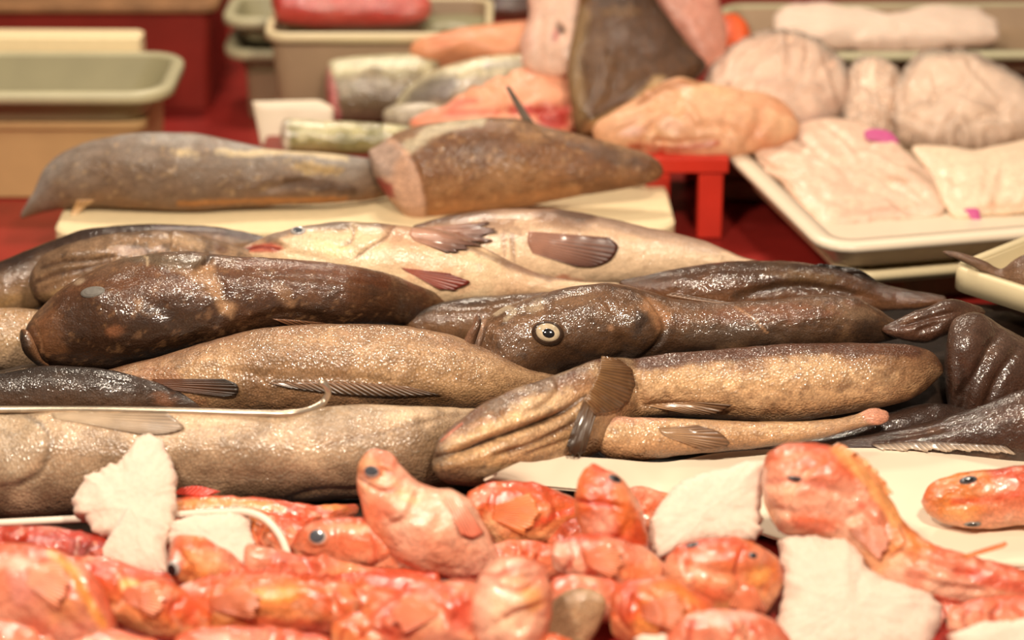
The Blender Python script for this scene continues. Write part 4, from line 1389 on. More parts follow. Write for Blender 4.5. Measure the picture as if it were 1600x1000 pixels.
fin(R1, [(690, 770), (700, 766), (712, 768)], [(720, 834), (740, 840), (757, 832)], (240, 180, 152), (228, 120, 92), 'pectoral_fin', nu=14, nv=18, lift=(.5, 5), ruff=.8)
fin(R1, [(586, 845), (615, 872), (650, 893)], [(578, 832), (598, 866), (638, 898)], (226, 140, 104), (240, 190, 170), 'dorsal_fin', nu=22, nv=5, lift=(0, 0), ruff=.6, jag=.4)

R2 = red('redfish facing left with a big round grey eye beside the white rod end',
    [(456, 846, 458, 858, -.43), (466, 826, 468, 876, -.43), (495, 810, 495, 891, -.43), (540, 806, 540, 893, -.43), (590, 812, 590, 898, -.43), (640, 828, 640, 905, -.43), (700, 850, 700, 905, -.43)],
    RED, 211, ops=[('b', 497, 843, 26, 22, 0, 5), ('g', [(530, 815), (526, 845), (535, 875)], 4, 3), ('g', [(460, 862), (490, 872), (520, 878)], 3, 3)],
    paint=[('e', 550, 826, 40, 12, 3, (240, 186, 140), .6, .4), ('e', 490, 872, 30, 10, 5, (222, 80, 44), .6, .4), ('e', 492, 876, 10, 5, 0, (120, 60, 54), .6, .3)])
eye(R2, 497, 839, 15, 'eye_blue', 'pupil_grey', pr=.8, asp=.85, off=(-1, -1), h=.35, rim='r')

R3 = red('redfish tail half with glossy back tucked under the long tan-grey fish',
    [(230, 782, 230, 840, -.385), (330, 775, 330, 842, -.385), (420, 779, 420, 842, -.385), (480, 788, 482, 838, -.385), (525, 789, 526, 818, -.38), (560, 786, 562, 800, -.375)],
    RED, 221, paint=[('l', [(280, 790), (380, 786), (440, 796)], 9, (240, 176, 110), .6, .4), ('e', 520, 792, 24, 8, 10, (232, 150, 66), .6, .4), ('e', 440, 815, 40, 16, 0, (210, 58, 34), .7, .3)])
fin(R3, [(270, 772), (290, 774), (320, 776)], [(282, 762), (305, 759), (345, 768)], (206, 62, 44), (214, 70, 52), 'dorsal_fin', nu=18, nv=7, lift=(0, 1), ruff=.8)
R3b = red('slim redfish between the tan-grey fish and the white rod end',
    [(360, 812, 362, 850, -.405), (410, 806, 412, 868, -.405), (450, 812, 452, 880, -.405), (500, 830, 500, 880, -.405), (545, 840, 545, 870, -.40)], RED, 223)

R4 = red('bright orange redfish back just right of the upturned head',
    [(728, 776, 738, 830, -.405), (754, 759, 760, 852, -.405), (795, 750, 800, 862, -.405), (840, 755, 845, 852, -.405), (885, 772, 890, 842, -.40), (940, 795, 940, 832, -.395)],
    ORG, 231, ops=[('g', [(770, 770), (760, 800), (752, 840)], 5, 4), ('s', [(770, 768), (762, 800), (752, 840)], 5, 4, -1, 40), ('g', [(840, 812), (870, 800), (910, 790)], 5, 3)],
    paint=[('e', 750, 775, 22, 12, -30, (234, 150, 126), .8, .3), ('l', [(836, 820), (866, 806), (905, 796)], 6, (206, 52, 30), .7, .3), ('e', 770, 820, 22, 26, 20, (242, 186, 134), .6, .4)])
R4b = red('redfish fin edge showing red between the upturned heads',
    [(850, 835, 850, 870, -.42), (890, 808, 890, 870, -.42), (930, 800, 930, 868, -.42), (990, 762, 995, 850, -.40), (1040, 768, 1045, 830, -.39), (1090, 780, 1090, 815, -.38)], RED, 233)

R5 = red('redfish head pointing straight up in front of the white sheet',
    [(931, 723, 920, 725, -.425), (952, 738, 909, 742, -.43), (978, 756, 900, 768, -.435), (995, 780, 898, 797, -.44), (1005, 806, 903, 823, -.445), (1013, 843, 908, 845, -.45), (1016, 880, 915, 880, -.455),
     (1016, 915, 930, 915, -.46)],
    ORG, 241, n=90, m=64, dorsal=20, ops=[('g', [(900, 782), (930, 786), (960, 790), (985, 802)], 4, 4), ('s', [(900, 782), (930, 786), (960, 792), (986, 830)], 5, 3, 1, 40), ('b', 958, 747, 16, 10, 20, 4)],
    paint=[('l', [(900, 780), (930, 788), (962, 792)], 4, (206, 70, 56), .7, .3), ('e', 935, 820, 34, 26, 0, (238, 166, 140), .75, .3), ('e', 972, 790, 20, 50, -15, (228, 120, 54), .6, .3),
           ('e', 922, 750, 20, 18, 0, (226, 100, 60), .6, .3)])
eye(R5, 961, 748, 11, 'pupil_grey', 'pupil', pr=.7, asp=.55, h=.3, tilt=25)

R6 = red('biggest redfish with blunt head lying on the white sheet, tail to the right',
    [(1189, 722, 1191, 778, -.40), (1204, 703, 1200, 802, -.405), (1245, 691, 1230, 837, -.41), (1297, 697, 1275, 844, -.415), (1335, 715, 1308, 850, -.42), (1370, 748, 1333, 872, -.43),
     (1400, 795, 1358, 897, -.445), (1430, 830, 1392, 920, -.46), (1480, 856, 1445, 934, -.47), (1540, 874, 1505, 944, -.475), (1600, 890, 1572, 950, -.48), (1660, 905, 1640, 950, -.48)],
    PNK, 251, n=150, m=90, dorsal=110,
    ops=[('g', [(1196, 722), (1225, 712), (1246, 706)], 4, 5), ('g', [(1200, 756), (1240, 752), (1290, 762), (1330, 780)], 6, 4), ('b', 1300, 735, 50, 20, 15, 4),
         ('s', [(1360, 808), (1345, 806), (1325, 812), (1318, 835)], 5, 5, 1, 40), ('g', [(1368, 822), (1350, 808), (1328, 812), (1320, 838)], 5, 4), ('g', [(1195, 795), (1240, 800), (1290, 800)], 6, 3),
         ('b', 1270, 815, 50, 18, 5, 4), ('g', [(1395, 860), (1450, 880), (1540, 905)], 8, 4), ('g', [(1420, 900), (1470, 915), (1540, 925)], 6, 3)],
    paint=[('e', 1290, 728, 56, 22, 15, (220, 92, 52), .75, .35), ('l', [(1310, 700), (1350, 740), (1400, 810)], 14, (238, 166, 98), .7, .3), ('e', 1270, 818, 46, 16, 5, (224, 92, 44), .75, .3),
           ('e', 1225, 775, 40, 16, 0, (236, 160, 126), .6, .4), ('e', 1340, 840, 30, 26, 30, (240, 186, 156), .6, .3), ('e', 1560, 910, 80, 14, 15, (212, 66, 40), .7, .3),
           ('l', [(1200, 752), (1240, 750), (1290, 762)], 4, (226, 130, 110), .6, .3), ('e', 1345, 790, 10, 7, 30, (206, 70, 44), .7, .3), ('e', 1430, 905, 20, 26, 0, (222, 100, 70), .5, .4)])
eye(R6, 1243, 748, 13, 'pupil_grey', 'pupil', pr=.6, asp=.32, h=.25, tilt=8)
eye(R6, 1206, 817, 18, 'eye_grey', 'eye_blue', pr=.5, asp=1.1, h=.3, tilt=0)
fin(R6, [(1490, 872), (1500, 870), (1512, 872)], [(1570, 846), (1574, 850), (1568, 856)], (226, 130, 70), (222, 120, 64), 'pelvic_fin', nu=8, nv=14, lift=(1, 3), ruff=.3)
fin(R6, [(1460, 928), (1480, 934), (1500, 938)], [(1470, 982), (1500, 966), (1524, 976)], (222, 100, 74), (232, 150, 128), 'tail_fin', nu=18, nv=14, lift=(2, 8), ruff=1, jag=.25)

R7 = red('redfish head at right edge alone on the white sheet',
    [(1441, 776, 1442, 792, -.37), (1450, 762, 1449, 802, -.37), (1487, 745, 1482, 818, -.37), (1541, 735, 1535, 826, -.37), (1600, 726, 1600, 822, -.37), (1680, 732, 1680, 812, -.37), (1760, 750, 1760, 795, -.37), (1800, 765, 1800, 780, -.37)],
    RED, 261, n=80, m=60, ops=[('b', 1512, 750, 20, 12, -8, 4), ('g', [(1455, 795), (1490, 790), (1520, 784), (1580, 785)], 5, 3), ('b', 1518, 816, 24, 10, -5, 3)],
    paint=[('l', [(1490, 784), (1540, 780), (1590, 772)], 7, (218, 82, 52), .7, .3), ('e', 1500, 805, 26, 10, 0, (236, 164, 106), .7, .3), ('e', 1555, 762, 34, 16, -5, (236, 160, 120), .6, .4)])
eye(R7, 1513, 750, 14, 'pupil_grey', 'pupil', pr=.6, asp=.45, h=.3, tilt=-10)
eye(R7, 1519, 819, 14, 'eye_grey', 'pupil', pr=.6, asp=.35, h=.2)

R8 = red('redfish head with two dark slit eyes between the two big ice lumps',
    [(1036, 875, 1042, 918, -.52), (1062, 852, 1068, 945, -.52), (1120, 836, 1120, 962, -.52), (1165, 843, 1165, 968, -.52), (1200, 862, 1198, 958, -.52), (1226, 886, 1222, 930, -.515)],
    ORG, 271, ops=[('b', 1150, 868, 34, 22, 0, 6), ('g', [(1060, 880), (1100, 890), (1150, 900), (1200, 890)], 7, 5), ('b', 1080, 900, 30, 24, 0, 4), ('g', [(1140, 920), (1180, 915), (1205, 935)], 6, 4)],
    paint=[('e', 1150, 868, 22, 16, 0, (222, 92, 54), .8, .3), ('e', 1080, 868, 30, 10, 0, (232, 140, 112), .6, .4), ('e', 1190, 900, 22, 18, 0, (234, 160, 80), .6, .4),
           ('e', 1100, 930, 44, 20, 0, (218, 80, 54), .6, .4)])
eye(R8, 1082, 852, 12, 'pupil_grey', 'pupil', pr=.6, asp=.4, h=.3, tilt=-12)
eye(R8, 1176, 868, 8, 'pupil_grey', 'pupil', pr=.6, asp=.7, h=.3)

R9 = red('pale pink redfish behind the grey-brown tail in the front row',
    [(790, 866, 780, 872, -.53), (830, 872, 752, 893, -.535), (852, 893, 738, 925, -.54), (862, 925, 735, 960, -.55), (862, 962, 742, 1000, -.56), (850, 1010, 760, 1040, -.57)],
    PNK, 281, dorsal=150, ops=[('g', [(750, 900), (800, 905), (850, 900)], 6, 4), ('b', 800, 930, 30, 30, 0, 5)],
    paint=[('e', 800, 960, 40, 40, 20, (242, 196, 158), .7, .4), ('e', 830, 935, 20, 24, 0, (234, 150, 76), .7, .4), ('e', 762, 905, 24, 18, 0, (226, 140, 116), .6, .4)])
R9b = red('redfish bending below the head that points straight up',
    [(860, 850, 858, 885, -.50), (890, 838, 892, 905, -.50), (930, 832, 935, 922, -.50), (975, 842, 975, 938, -.50), (1015, 862, 1012, 945, -.50), (1050, 890, 1046, 940, -.50)],
    PNK, 291, ops=[('g', [(900, 850), (915, 880), (920, 910)], 5, 4), ('g', [(960, 862), (985, 890), (1000, 920)], 5, 4), ('b', 940, 885, 40, 20, 20, 5)],
    paint=[('e', 925, 890, 12, 18, 20, (214, 74, 42), .8, .3), ('e', 985, 895, 40, 22, 20, (228, 118, 62), .7, .4), ('e', 880, 860, 30, 16, 0, (240, 190, 166), .6, .4)])
R9c = red('redfish with coral cheek in front of the slit-eyed head',
    [(952, 925, 950, 985, -.575), (985, 905, 985, 1010, -.575), (1030, 900, 1030, 1020, -.575), (1080, 918, 1080, 1020, -.575), (1120, 940, 1120, 1010, -.57)],
    ORG, 293, ops=[('g', [(980, 930), (1000, 955), (990, 985)], 6, 5)], paint=[('e', 985, 950, 22, 26, 0, (216, 76, 44), .7, .4)])
R10 = red('large blurred pale pink redfish in the bottom left corner',
    [(-190, 920, -190, 945, -.60), (-140, 872, -140, 985, -.60), (-60, 852, -60, 1010, -.60), (0, 848, -10, 1015, -.60), (70, 855, 40, 1020, -.605), (115, 870, 100, 1025, -.61), (150, 905, 140, 1025, -.615), (178, 955, 165, 1025, -.62), (190, 1000, 185, 1030, -.62)],
    PNK, 301, n=90, m=64, ops=[('g', [(100, 868), (125, 905), (150, 960)], 6, 4), ('s', [(92, 868), (118, 905), (140, 960)], 6, 5, -1, 60), ('b', 50, 910, 50, 40, 0, 5)],
    paint=[('l', [(80, 862), (115, 895), (138, 940), (160, 975)], 9, (236, 156, 66), .75, .3), ('e', 45, 905, 40, 34, 0, (226, 150, 136), .7, .4), ('e', 60, 985, 40, 22, 0, (206, 76, 42), .6, .4),
           ('e', 15, 880, 40, 20, 0, (240, 196, 174), .6, .4), ('e', 100, 950, 40, 26, 0, (234, 160, 100), .5, .4)])
R11 = red('redfish with golden cheek squeezed in front of the tall ice lump',
    [(138, 878, 136, 935, -.575), (160, 882, 158, 960, -.575), (205, 888, 205, 985, -.575), (255, 902, 252, 1000, -.575), (300, 930, 295, 1000, -.575), (335, 965, 330, 1000, -.575)],
    ORG, 311, ops=[('g', [(190, 900), (185, 925), (172, 955)], 5, 4), ('g', [(150, 900), (165, 930), (178, 960)], 5, 4)],
    paint=[('e', 210, 918, 26, 14, 20, (242, 196, 110), .7, .4), ('e', 165, 905, 14, 8, 0, (214, 84, 44), .7, .4), ('e', 280, 950, 40, 22, 20, (212, 66, 42), .7, .4)])
R12 = red('redfish head with one dark eye poking up in front of low flat ice lump',
    [(263, 848, 264, 905, -.535), (275, 838, 278, 915, -.535), (305, 838, 305, 925, -.535), (345, 856, 345, 930, -.535), (380, 880, 378, 925, -.535), (405, 902, 402, 920, -.535)],
    ORG, 321, dorsal=80, ops=[('b', 272, 885, 12, 16, 0, 4), ('g', [(288, 870), (300, 890), (296, 910)], 4, 4), ('g', [(310, 850), (330, 852), (340, 862)], 3, 3)],
    paint=[('e', 320, 880, 40, 18, 15, (238, 170, 120), .7, .4), ('e', 300, 850, 34, 10, 10, (220, 96, 56), .7, .3), ('e', 275, 880, 12, 20, 0, (226, 160, 150), .7, .3)])
eye(R12, 271, 888, 10, 'eye_blue', 'pupil', pr=.75, asp=1.3, off=(-2, 2), h=.3)
R13 = red('long orange redfish lying crossways in the front row at left',
    [(262, 930, 262, 955, -.585), (290, 912, 288, 975, -.585), (350, 903, 350, 990, -.585), (430, 898, 430, 992, -.585), (510, 905, 510, 992, -.585), (570, 920, 570, 985, -.58), (640, 938, 640, 975, -.575)],
    ORG, 331, n=110, m=64, ops=[('g', [(330, 910), (322, 940), (330, 975)], 5, 4), ('b', 400, 935, 60, 24, 0, 4)],
    paint=[('e', 420, 930, 70, 14, 0, (234, 156, 70), .75, .4), ('e', 290, 915, 26, 16, 20, (240, 190, 176), .8, .3), ('e', 460, 975, 120, 14, 0, (208, 64, 36), .7, .3), ('e', 310, 945, 30, 24, 0, (222, 84, 56), .6, .4)])
R14 = red('dark red redfish back below the round-eyed head',
    [(500, 905, 498, 935, -.50), (540, 895, 540, 950, -.50), (600, 892, 600, 955, -.50), (660, 900, 660, 955, -.50), (710, 918, 710, 950, -.50), (750, 930, 750, 945, -.50)],
    RED, 341, paint=[('e', 600, 910, 60, 10, 3, (200, 60, 40), .7, .4), ('e', 575, 930, 40, 14, 0, (226, 110, 70), .6, .4)])
R15 = red('pale red redfish flank at the bottom middle under the upturned one',
    [(560, 955, 560, 1020, -.575), (610, 932, 608, 1030, -.575), (670, 912, 668, 1030, -.57), (720, 905, 716, 1030, -.565), (760, 920, 758, 1020, -.56), (790, 950, 790, 1000, -.56)],
    PNK, 351, ops=[('g', [(640, 930), (680, 950), (720, 985)], 7, 5), ('g', [(700, 915), (720, 950), (730, 985)], 6, 4)],
    paint=[('e', 660, 960, 40, 26, 20, (240, 184, 140), .6, .4), ('e', 720, 960, 24, 34, 0, (214, 80, 56), .6, .4), ('e', 610, 990, 40, 18, 0, (212, 74, 44), .6, .4)])
R16 = red('dark reddish fish behind the white rod at left edge',
    [(-60, 828, -60, 875, -.45), (20, 822, 20, 880, -.45), (90, 824, 90, 885, -.45), (150, 838, 150, 890, -.45), (190, 860, 190, 895, -.45)],
    [(-1, (196, 96, 72)), (0, (186, 70, 48)), (1, (168, 44, 30))], 361, paint=[('e', 130, 858, 40, 14, -5, (150, 84, 84), .7, .4), ('l', [(20, 850), (80, 840), (140, 850)], 5, (150, 34, 24), .6, .3)])
fin(R16, [(140, 862), (146, 870), (150, 878)], [(172, 852), (160, 868), (146, 884)], (190, 80, 56), (200, 88, 60), 'tail_fin', nu=10, nv=8, lift=(1, 3), bodies=[])
R17 = red('pinkish redfish cut off by the bottom edge right of the grey-brown tail',
    [(1040, 985, 1040, 1030, -.62), (1070, 962, 1070, 1040, -.62), (1120, 950, 1120, 1040, -.62), (1170, 955, 1170, 1040, -.62), (1215, 975, 1215, 1040, -.62), (1240, 1000, 1240, 1040, -.62)], PNK, 371,
    paint=[('e', 1130, 965, 50, 12, 0, (236, 170, 156), .7, .4)])
R18 = red('pink bumps of a redfish at the bottom edge under the long orange one',
    [(270, 995, 270, 1040, -.655), (320, 982, 320, 1050, -.655), (390, 978, 390, 1050, -.655), (450, 982, 450, 1050, -.655), (520, 996, 520, 1040, -.655)], PNK, 381)
R19 = red('red shadowed redfish under the tall ice lump',
    [(-40, 870, -40, 930, -.50), (60, 866, 60, 940, -.50), (160, 872, 160, 940, -.50), (230, 890, 230, 935, -.50), (300, 900, 300, 925, -.50)], RED, 391)
R20 = red('red redfish flank under the white rod bend',
    [(380, 850, 380, 905, -.475), (430, 858, 430, 915, -.475), (500, 872, 500, 925, -.475), (600, 885, 600, 930, -.47), (690, 895, 690, 925, -.465)], RED, 393)
R21 = red('redfish tail stem at the bottom right corner',
    [(1480, 950, 1480, 985, -.57), (1540, 935, 1540, 1000, -.57), (1610, 930, 1610, 1010, -.57), (1690, 930, 1690, 1010, -.57)], PNK, 395)
X1 = red('salmon-pink redfish wedged between the bending one and the slit-eyed head',
    [(860, 905, 858, 950, -.545), (900, 898, 900, 968, -.545), (950, 905, 950, 975, -.545), (1000, 925, 1000, 975, -.545), (1050, 945, 1050, 970, -.545)], PNK, 421)
X3 = red('orange redfish back left of the pale flank at bottom middle',
    [(520, 970, 520, 1020, -.62), (560, 958, 560, 1035, -.62), (620, 962, 620, 1040, -.62), (680, 980, 680, 1040, -.62), (740, 1000, 740, 1040, -.62)], ORG, 425)
X4 = red('pale redfish belly in the very bottom left corner',
    [(-60, 960, -60, 1040, -.655), (20, 962, 20, 1045, -.655), (100, 975, 100, 1045, -.655), (180, 985, 180, 1045, -.655), (250, 1000, 250, 1040, -.655)], PNK, 427)
X5 = red('red redfish flank between the upturned one and the bending one',
    [(760, 850, 760, 890, -.47), (800, 842, 800, 905, -.47), (850, 846, 850, 905, -.47), (890, 856, 890, 900, -.47), (930, 868, 930, 890, -.47)], RED, 429)
X6 = red('coral redfish at the bottom edge between grey-brown tail and small ice',
    [(740, 985, 740, 1040, -.65), (790, 975, 790, 1050, -.65), (840, 985, 840, 1050, -.65), (900, 1000, 900, 1040, -.65)], ORG, 431)
T1 = fish('grey_tail_piece', 'grey-brown blurred tail piece at the bottom middle among the redfish',
    [(938, 922, 905, 915, -.60), (948, 945, 880, 925, -.605), (940, 975, 855, 950, -.61), (920, 1005, 832, 985, -.615), (900, 1035, 815, 1015, -.62)],
    [(-1, (150, 116, 84)), (0, (176, 140, 104)), (1, (190, 154, 116))], 'skin_tan', n=60, m=48, seed=401, t=.5, group='cut fish pieces',
    blotch=[((140, 104, 76), 20, .5, .75, .5)])

FA, FB = (222, 112, 74), (230, 140, 102)
fin(R13, [(330, 934), (328, 944), (332, 953)], [(388, 912), (412, 938), (396, 970)], FA, FB, 'pectoral_fin', nu=26, nv=14, lift=(.5, 6), ruff=1, jag=.15)
fin(R13, [(300, 912), (400, 902), (520, 908)], [(312, 900), (405, 886), (528, 896)], FA, (206, 84, 56), 'dorsal_fin', nu=50, nv=6, lift=(0, 2), ruff=1, jag=.45)
fin(R9b, [(908, 863), (911, 871), (913, 881)], [(960, 846), (978, 880), (958, 908)], FA, FB, 'pectoral_fin', nu=26, nv=14, lift=(.5, 6), ruff=1, jag=.15)
fin(R15, [(688, 939), (684, 950), (688, 961)], [(628, 932), (608, 965), (632, 992)], FB, FA, 'pectoral_fin', nu=26, nv=14, lift=(.5, 6), ruff=1, jag=.15)
fin(R9c, [(1001, 945), (1002, 955), (1001, 965)], [(1058, 922), (1076, 955), (1054, 988)], FA, FB, 'pectoral_fin', nu=26, nv=14, lift=(.5, 6), ruff=1, jag=.15)
fin(R8, [(1160, 909), (1168, 914), (1177, 915)], [(1136, 948), (1166, 964), (1198, 952)], FA, FB, 'pectoral_fin', nu=26, nv=14, lift=(.5, 6), ruff=1, jag=.15)
fin(R4, [(773, 789), (770, 800), (768, 811)], [(832, 768), (846, 800), (822, 838)], (220, 110, 56), (228, 136, 80), 'pectoral_fin', nu=26, nv=14, lift=(.5, 5), ruff=.9, jag=.12)
fin(R11, [(195, 919), (192, 930), (195, 941)], [(246, 905), (262, 935), (246, 968)], FA, FB, 'pectoral_fin', nu=22, nv=12, lift=(.5, 5), ruff=.9, jag=.12)
fin(R6, [(1326, 824), (1328, 831), (1334, 838)], [(1384, 822), (1392, 850), (1376, 878)], FB, (226, 140, 110), 'pectoral_fin', nu=28, nv=14, lift=(.5, 5), ruff=.9, jag=.12)
fin(R6, [(1300, 698), (1345, 728), (1385, 775)], [(1312, 690), (1360, 722), (1398, 770)], (228, 140, 84), (232, 152, 100), 'dorsal_fin', nu=40, nv=6, lift=(0, 1), ruff=.6, jag=.3)
fin(R10, [(41, 886), (43, 900), (41, 914)], [(96, 876), (110, 915), (92, 955)], (232, 150, 120), FB, 'pectoral_fin', nu=26, nv=14, lift=(.5, 6), ruff=.9, jag=.12)

# ------------------------------------------------------------------ ice
UPN = np.array([0, -0.75, 0.66])
ic = dict(mat='ice', lump=3.0, lsc=60, jag=5, nr=18, ns=170)
def ice(label, outline, anchor, tf, tb, seed, nrm=UPN, lump=3.0, jag=5):
    pillow_thing('ice_chunk', label, 'ice', outline, anchor, nrm, tf, tb, 'ice', group='lumps of crushed ice', nr=18, ns=180, lump=lump, lsc=60, jag=jag, seed=seed, corners=True, p=3.2)
ice('tall ragged lump of ice leaning on the long tan-grey fish',
    [(112, 785), (120, 768), (132, 752), (130, 746), (150, 742), (168, 730), (190, 722), (204, 704), (212, 690), (226, 680), (244, 682), (256, 692), (268, 716), (275, 745),
     (276, 790), (272, 812), (274, 835), (262, 860), (262, 896), (240, 908), (190, 900), (150, 880), (168, 862), (182, 846), (150, 836), (140, 826), (134, 810), (118, 806)],
    (200, 800, -.425), .022, .02, 1, lump=3.5, jag=6)
ice('low flat lump of ice under the white rod bend',
    [(270, 816), (300, 806), (350, 804), (390, 802), (394, 830), (402, 860), (404, 890), (380, 905), (345, 900), (310, 880), (280, 870), (262, 840)], (335, 850, -.465), .014, .02, 2, lump=2.5)
ice('rounded lump of ice left of the biggest redfish',
    [(1014, 830), (1020, 802), (1036, 780), (1060, 758), (1090, 742), (1130, 735), (1170, 722), (1196, 724), (1192, 760), (1186, 800), (1192, 812), (1184, 822), (1192, 832), (1180, 845),
     (1150, 850), (1100, 850), (1060, 862), (1030, 876), (1018, 862)], (1105, 800, -.45), .02, .02, 3, lump=3, jag=4)
ice('biggest white lump of ice at the bottom right',
    [(1216, 846), (1240, 838), (1290, 842), (1320, 846), (1340, 868), (1356, 892), (1380, 908), (1420, 918), (1455, 930), (1470, 950), (1466, 985), (1450, 1030), (1380, 1050), (1250, 1050),
     (1208, 1020), (1212, 980), (1222, 940), (1220, 890)], (1330, 950, -.565), .028, .022, 4, lump=4, jag=6)
ice('small lump of ice at the bottom edge among redfish',
    [(985, 985), (1000, 966), (1030, 960), (1070, 964), (1095, 980), (1100, 1010), (1080, 1040), (1010, 1040)], (1040, 1000, -.66), .012, .015, 5, lump=2)
ice('icy white corner patch at the bottom right edge',
    [(1480, 992), (1530, 975), (1600, 968), (1660, 975), (1660, 1050), (1500, 1050)], (1570, 1010, -.66), .015, .015, 6, lump=2.5)

# ------------------------------------------------------------------ rods
def on(bodies, px, py, lift):
    q = hit([b.bvh for b in bodies], px, py)
    r = ray(px, py); r = r / np.linalg.norm(r)
    return q[0] - r * lift if q is not None else None
pts = [P(x, y, -.325 + 0.0 * x) for x, y in [(-60, 640), (60, 640), (200, 641), (300, 643), (400, 646), (455, 646), (490, 638), (508, 625), (513, 612), (506, 600), (499, 596)]]
pts = np.array(pts)
zt = on([A], 300, 650, 0.0)
pts2 = []
for (x, y), p in zip([(-60, 640), (60, 640), (200, 641), (300, 643), (400, 646), (455, 646), (490, 638), (508, 625), (513, 612), (506, 600), (499, 596)], pts):
    q = on([A], x, y, .0045)
    pts2.append(q if q is not None else P(x, y, -.275))
tube('steel_rod', pts2, .0042, 'steel', n=120, label='thin steel rod with a hooked end lying on the long tan-grey fish', cat='rod')
tube('white_rod', [P(x, y, Y) for x, y, Y in [(-60, 820, -.40), (60, 814, -.40), (160, 809, -.40), (280, 804, -.415), (350, 800, -.44), (390, 801, -.455), (418, 814, -.47), (438, 838, -.48), (449, 865, -.49), (453, 895, -.50), (452, 915, -.505)]],
     .0042, 'white_wire', n=110, label='white coated wire handle bending down among the redfish', cat='rod')
# ================================================================== cut fish on the foam board, trays and background
ZB = .085
pa, pb = PZ(72, 372, ZB), PZ(1052, 345, ZB)
bx0, bx1 = pa[0], pb[0]
V, f = ring_solid([(bx1 - bx0, .30, .035, 0), (bx1 - bx0, .30, .035, ZB - .004), (bx1 - bx0 - .008, .292, .032, ZB)], math.radians(1.5), ((bx0 + bx1) / 2, .585, 0))
fb = add_mesh('foam_board', V, f, M['foam'], None, np.array([(bx0 + bx1) / 2, .585, 0]), smooth=False)
tag(fb, 'long cream foam board carrying the two headless fish', 'board')

P1 = fish('cut_fish', 'grey-brown fish half with pointed tail end on the foam board at left',
    [(30, 337, 33, 343, .53), (52, 300, 60, 334, .53), (70, 262, 88, 328, .53), (105, 234, 115, 324, .53), (160, 216, 165, 322, .53), (220, 207, 222, 326, .53), (290, 207, 290, 330, .53),
     (367, 221, 367, 325, .53), (430, 234, 430, 321, .53), (490, 238, 490, 319, .53), (545, 243, 542, 316, .54), (590, 250, 585, 312, .56), (625, 262, 622, 300, .58)],
    [(-1, (128, 90, 58)), (-.5, (118, 92, 72)), (.1, (132, 112, 96)), (.6, (152, 140, 130)), (1, (160, 150, 142))], 'skin_matte', n=150, m=84, t=.7, seed=501, group='cut fish on the foam board',
    blotch=[((108, 78, 54), 13, .5, .75, .5)], speck=((196, 160, 116), 160, .8, .4),
    ops=[('g', [(430, 240), (470, 262), (520, 272), (560, 268)], 7, 6), ('g', [(400, 300), (470, 285), (550, 288)], 7, 5), ('b', 240, 250, 130, 30, 0, 3), ('r', [(255, 233), (300, 240), (350, 238), (380, 246)], 4, 3)],
    paint=[('e', 285, 238, 26, 7, 10, (226, 198, 150), .8, .6), ('l', [(340, 236), (380, 240), (440, 236), (540, 246)], 6, (226, 200, 156), .7, .6),
           ('l', [(450, 285), (500, 290), (550, 298)], 10, (76, 50, 30), .8, .4), ('l', [(280, 318), (400, 314), (540, 312)], 5, (186, 120, 56), .6, .5), ('e', 490, 262, 50, 10, 8, (206, 170, 110), .6, .6)])
fin(P1, [(120, 312), (135, 312), (150, 312)], [(108, 340), (120, 335), (132, 325)], (186, 142, 98), (210, 172, 124), 'belly_flap', nu=10, nv=10, lift=(1, 3))
P2 = fish('cut_fish', 'brown fish tail half with a pink cut face in the middle of the foam board',
    [(570, 246, 612, 325, .53), (582, 231, 648, 345, .53), (622, 206, 674, 341, .53), (680, 192, 702, 336, .53), (740, 185, 745, 330, .53), (800, 184, 805, 324, .53), (856, 199, 865, 314, .53),
     (912, 212, 915, 305, .53), (969, 227, 970, 296, .53), (1015, 242, 1014, 286, .53), (1036, 258, 1036, 276, .53)],
    [(-1, (150, 96, 58)), (-.5, (150, 102, 64)), (0, (124, 80, 48)), (.5, (112, 72, 44)), (1, (138, 104, 78))], 'skin_matte', n=150, m=84, t=.7, seed=511, group='cut fish on the foam board', r0=18,
    blotch=[((90, 60, 38), 12, .5, .72, .5), ((180, 134, 92), 26, .58, .8, .4)], speck=((196, 150, 104), 170, .76, .45),
    ops=[('g', [(830, 190), (880, 222), (930, 240)], 6, 4), ('s', [(606, 214), (648, 250), (664, 300), (668, 345)], 6, 6, -1, 50)],
    paint=[('p', [(555, 240), (606, 212), (640, 240), (660, 290), (668, 350), (640, 352), (600, 320), (560, 290)], (206, 160, 132), .95, 5), ('p', [(560, 232), (600, 212), (626, 240), (612, 276), (585, 282), (566, 262)], (172, 150, 138), .7, 8), ('p', [(576, 282), (592, 276), (612, 290), (618, 308), (600, 312), (584, 300)], (150, 44, 44), .9, 4),
           ('l', [(640, 228), (690, 200), (750, 188)], 12, (206, 190, 160), .7, .5), ('e', 780, 275, 70, 30, 0, (166, 122, 82), .6, .6), ('l', [(680, 330), (800, 314), (900, 300)], 12, (190, 130, 80), .6, .5),  # first line paints a highlight along the upper left of the back
           ('e', 960, 245, 60, 16, 18, (96, 74, 60), .6, .4)])
fin(P2, [(816, 188), (826, 190), (836, 194)], [(790, 136), (794, 134), (798, 137)], (110, 92, 76), (96, 82, 70), 'dorsal_spine', nu=6, nv=14, lift=(0, 0), ruff=0, Yt=.53)

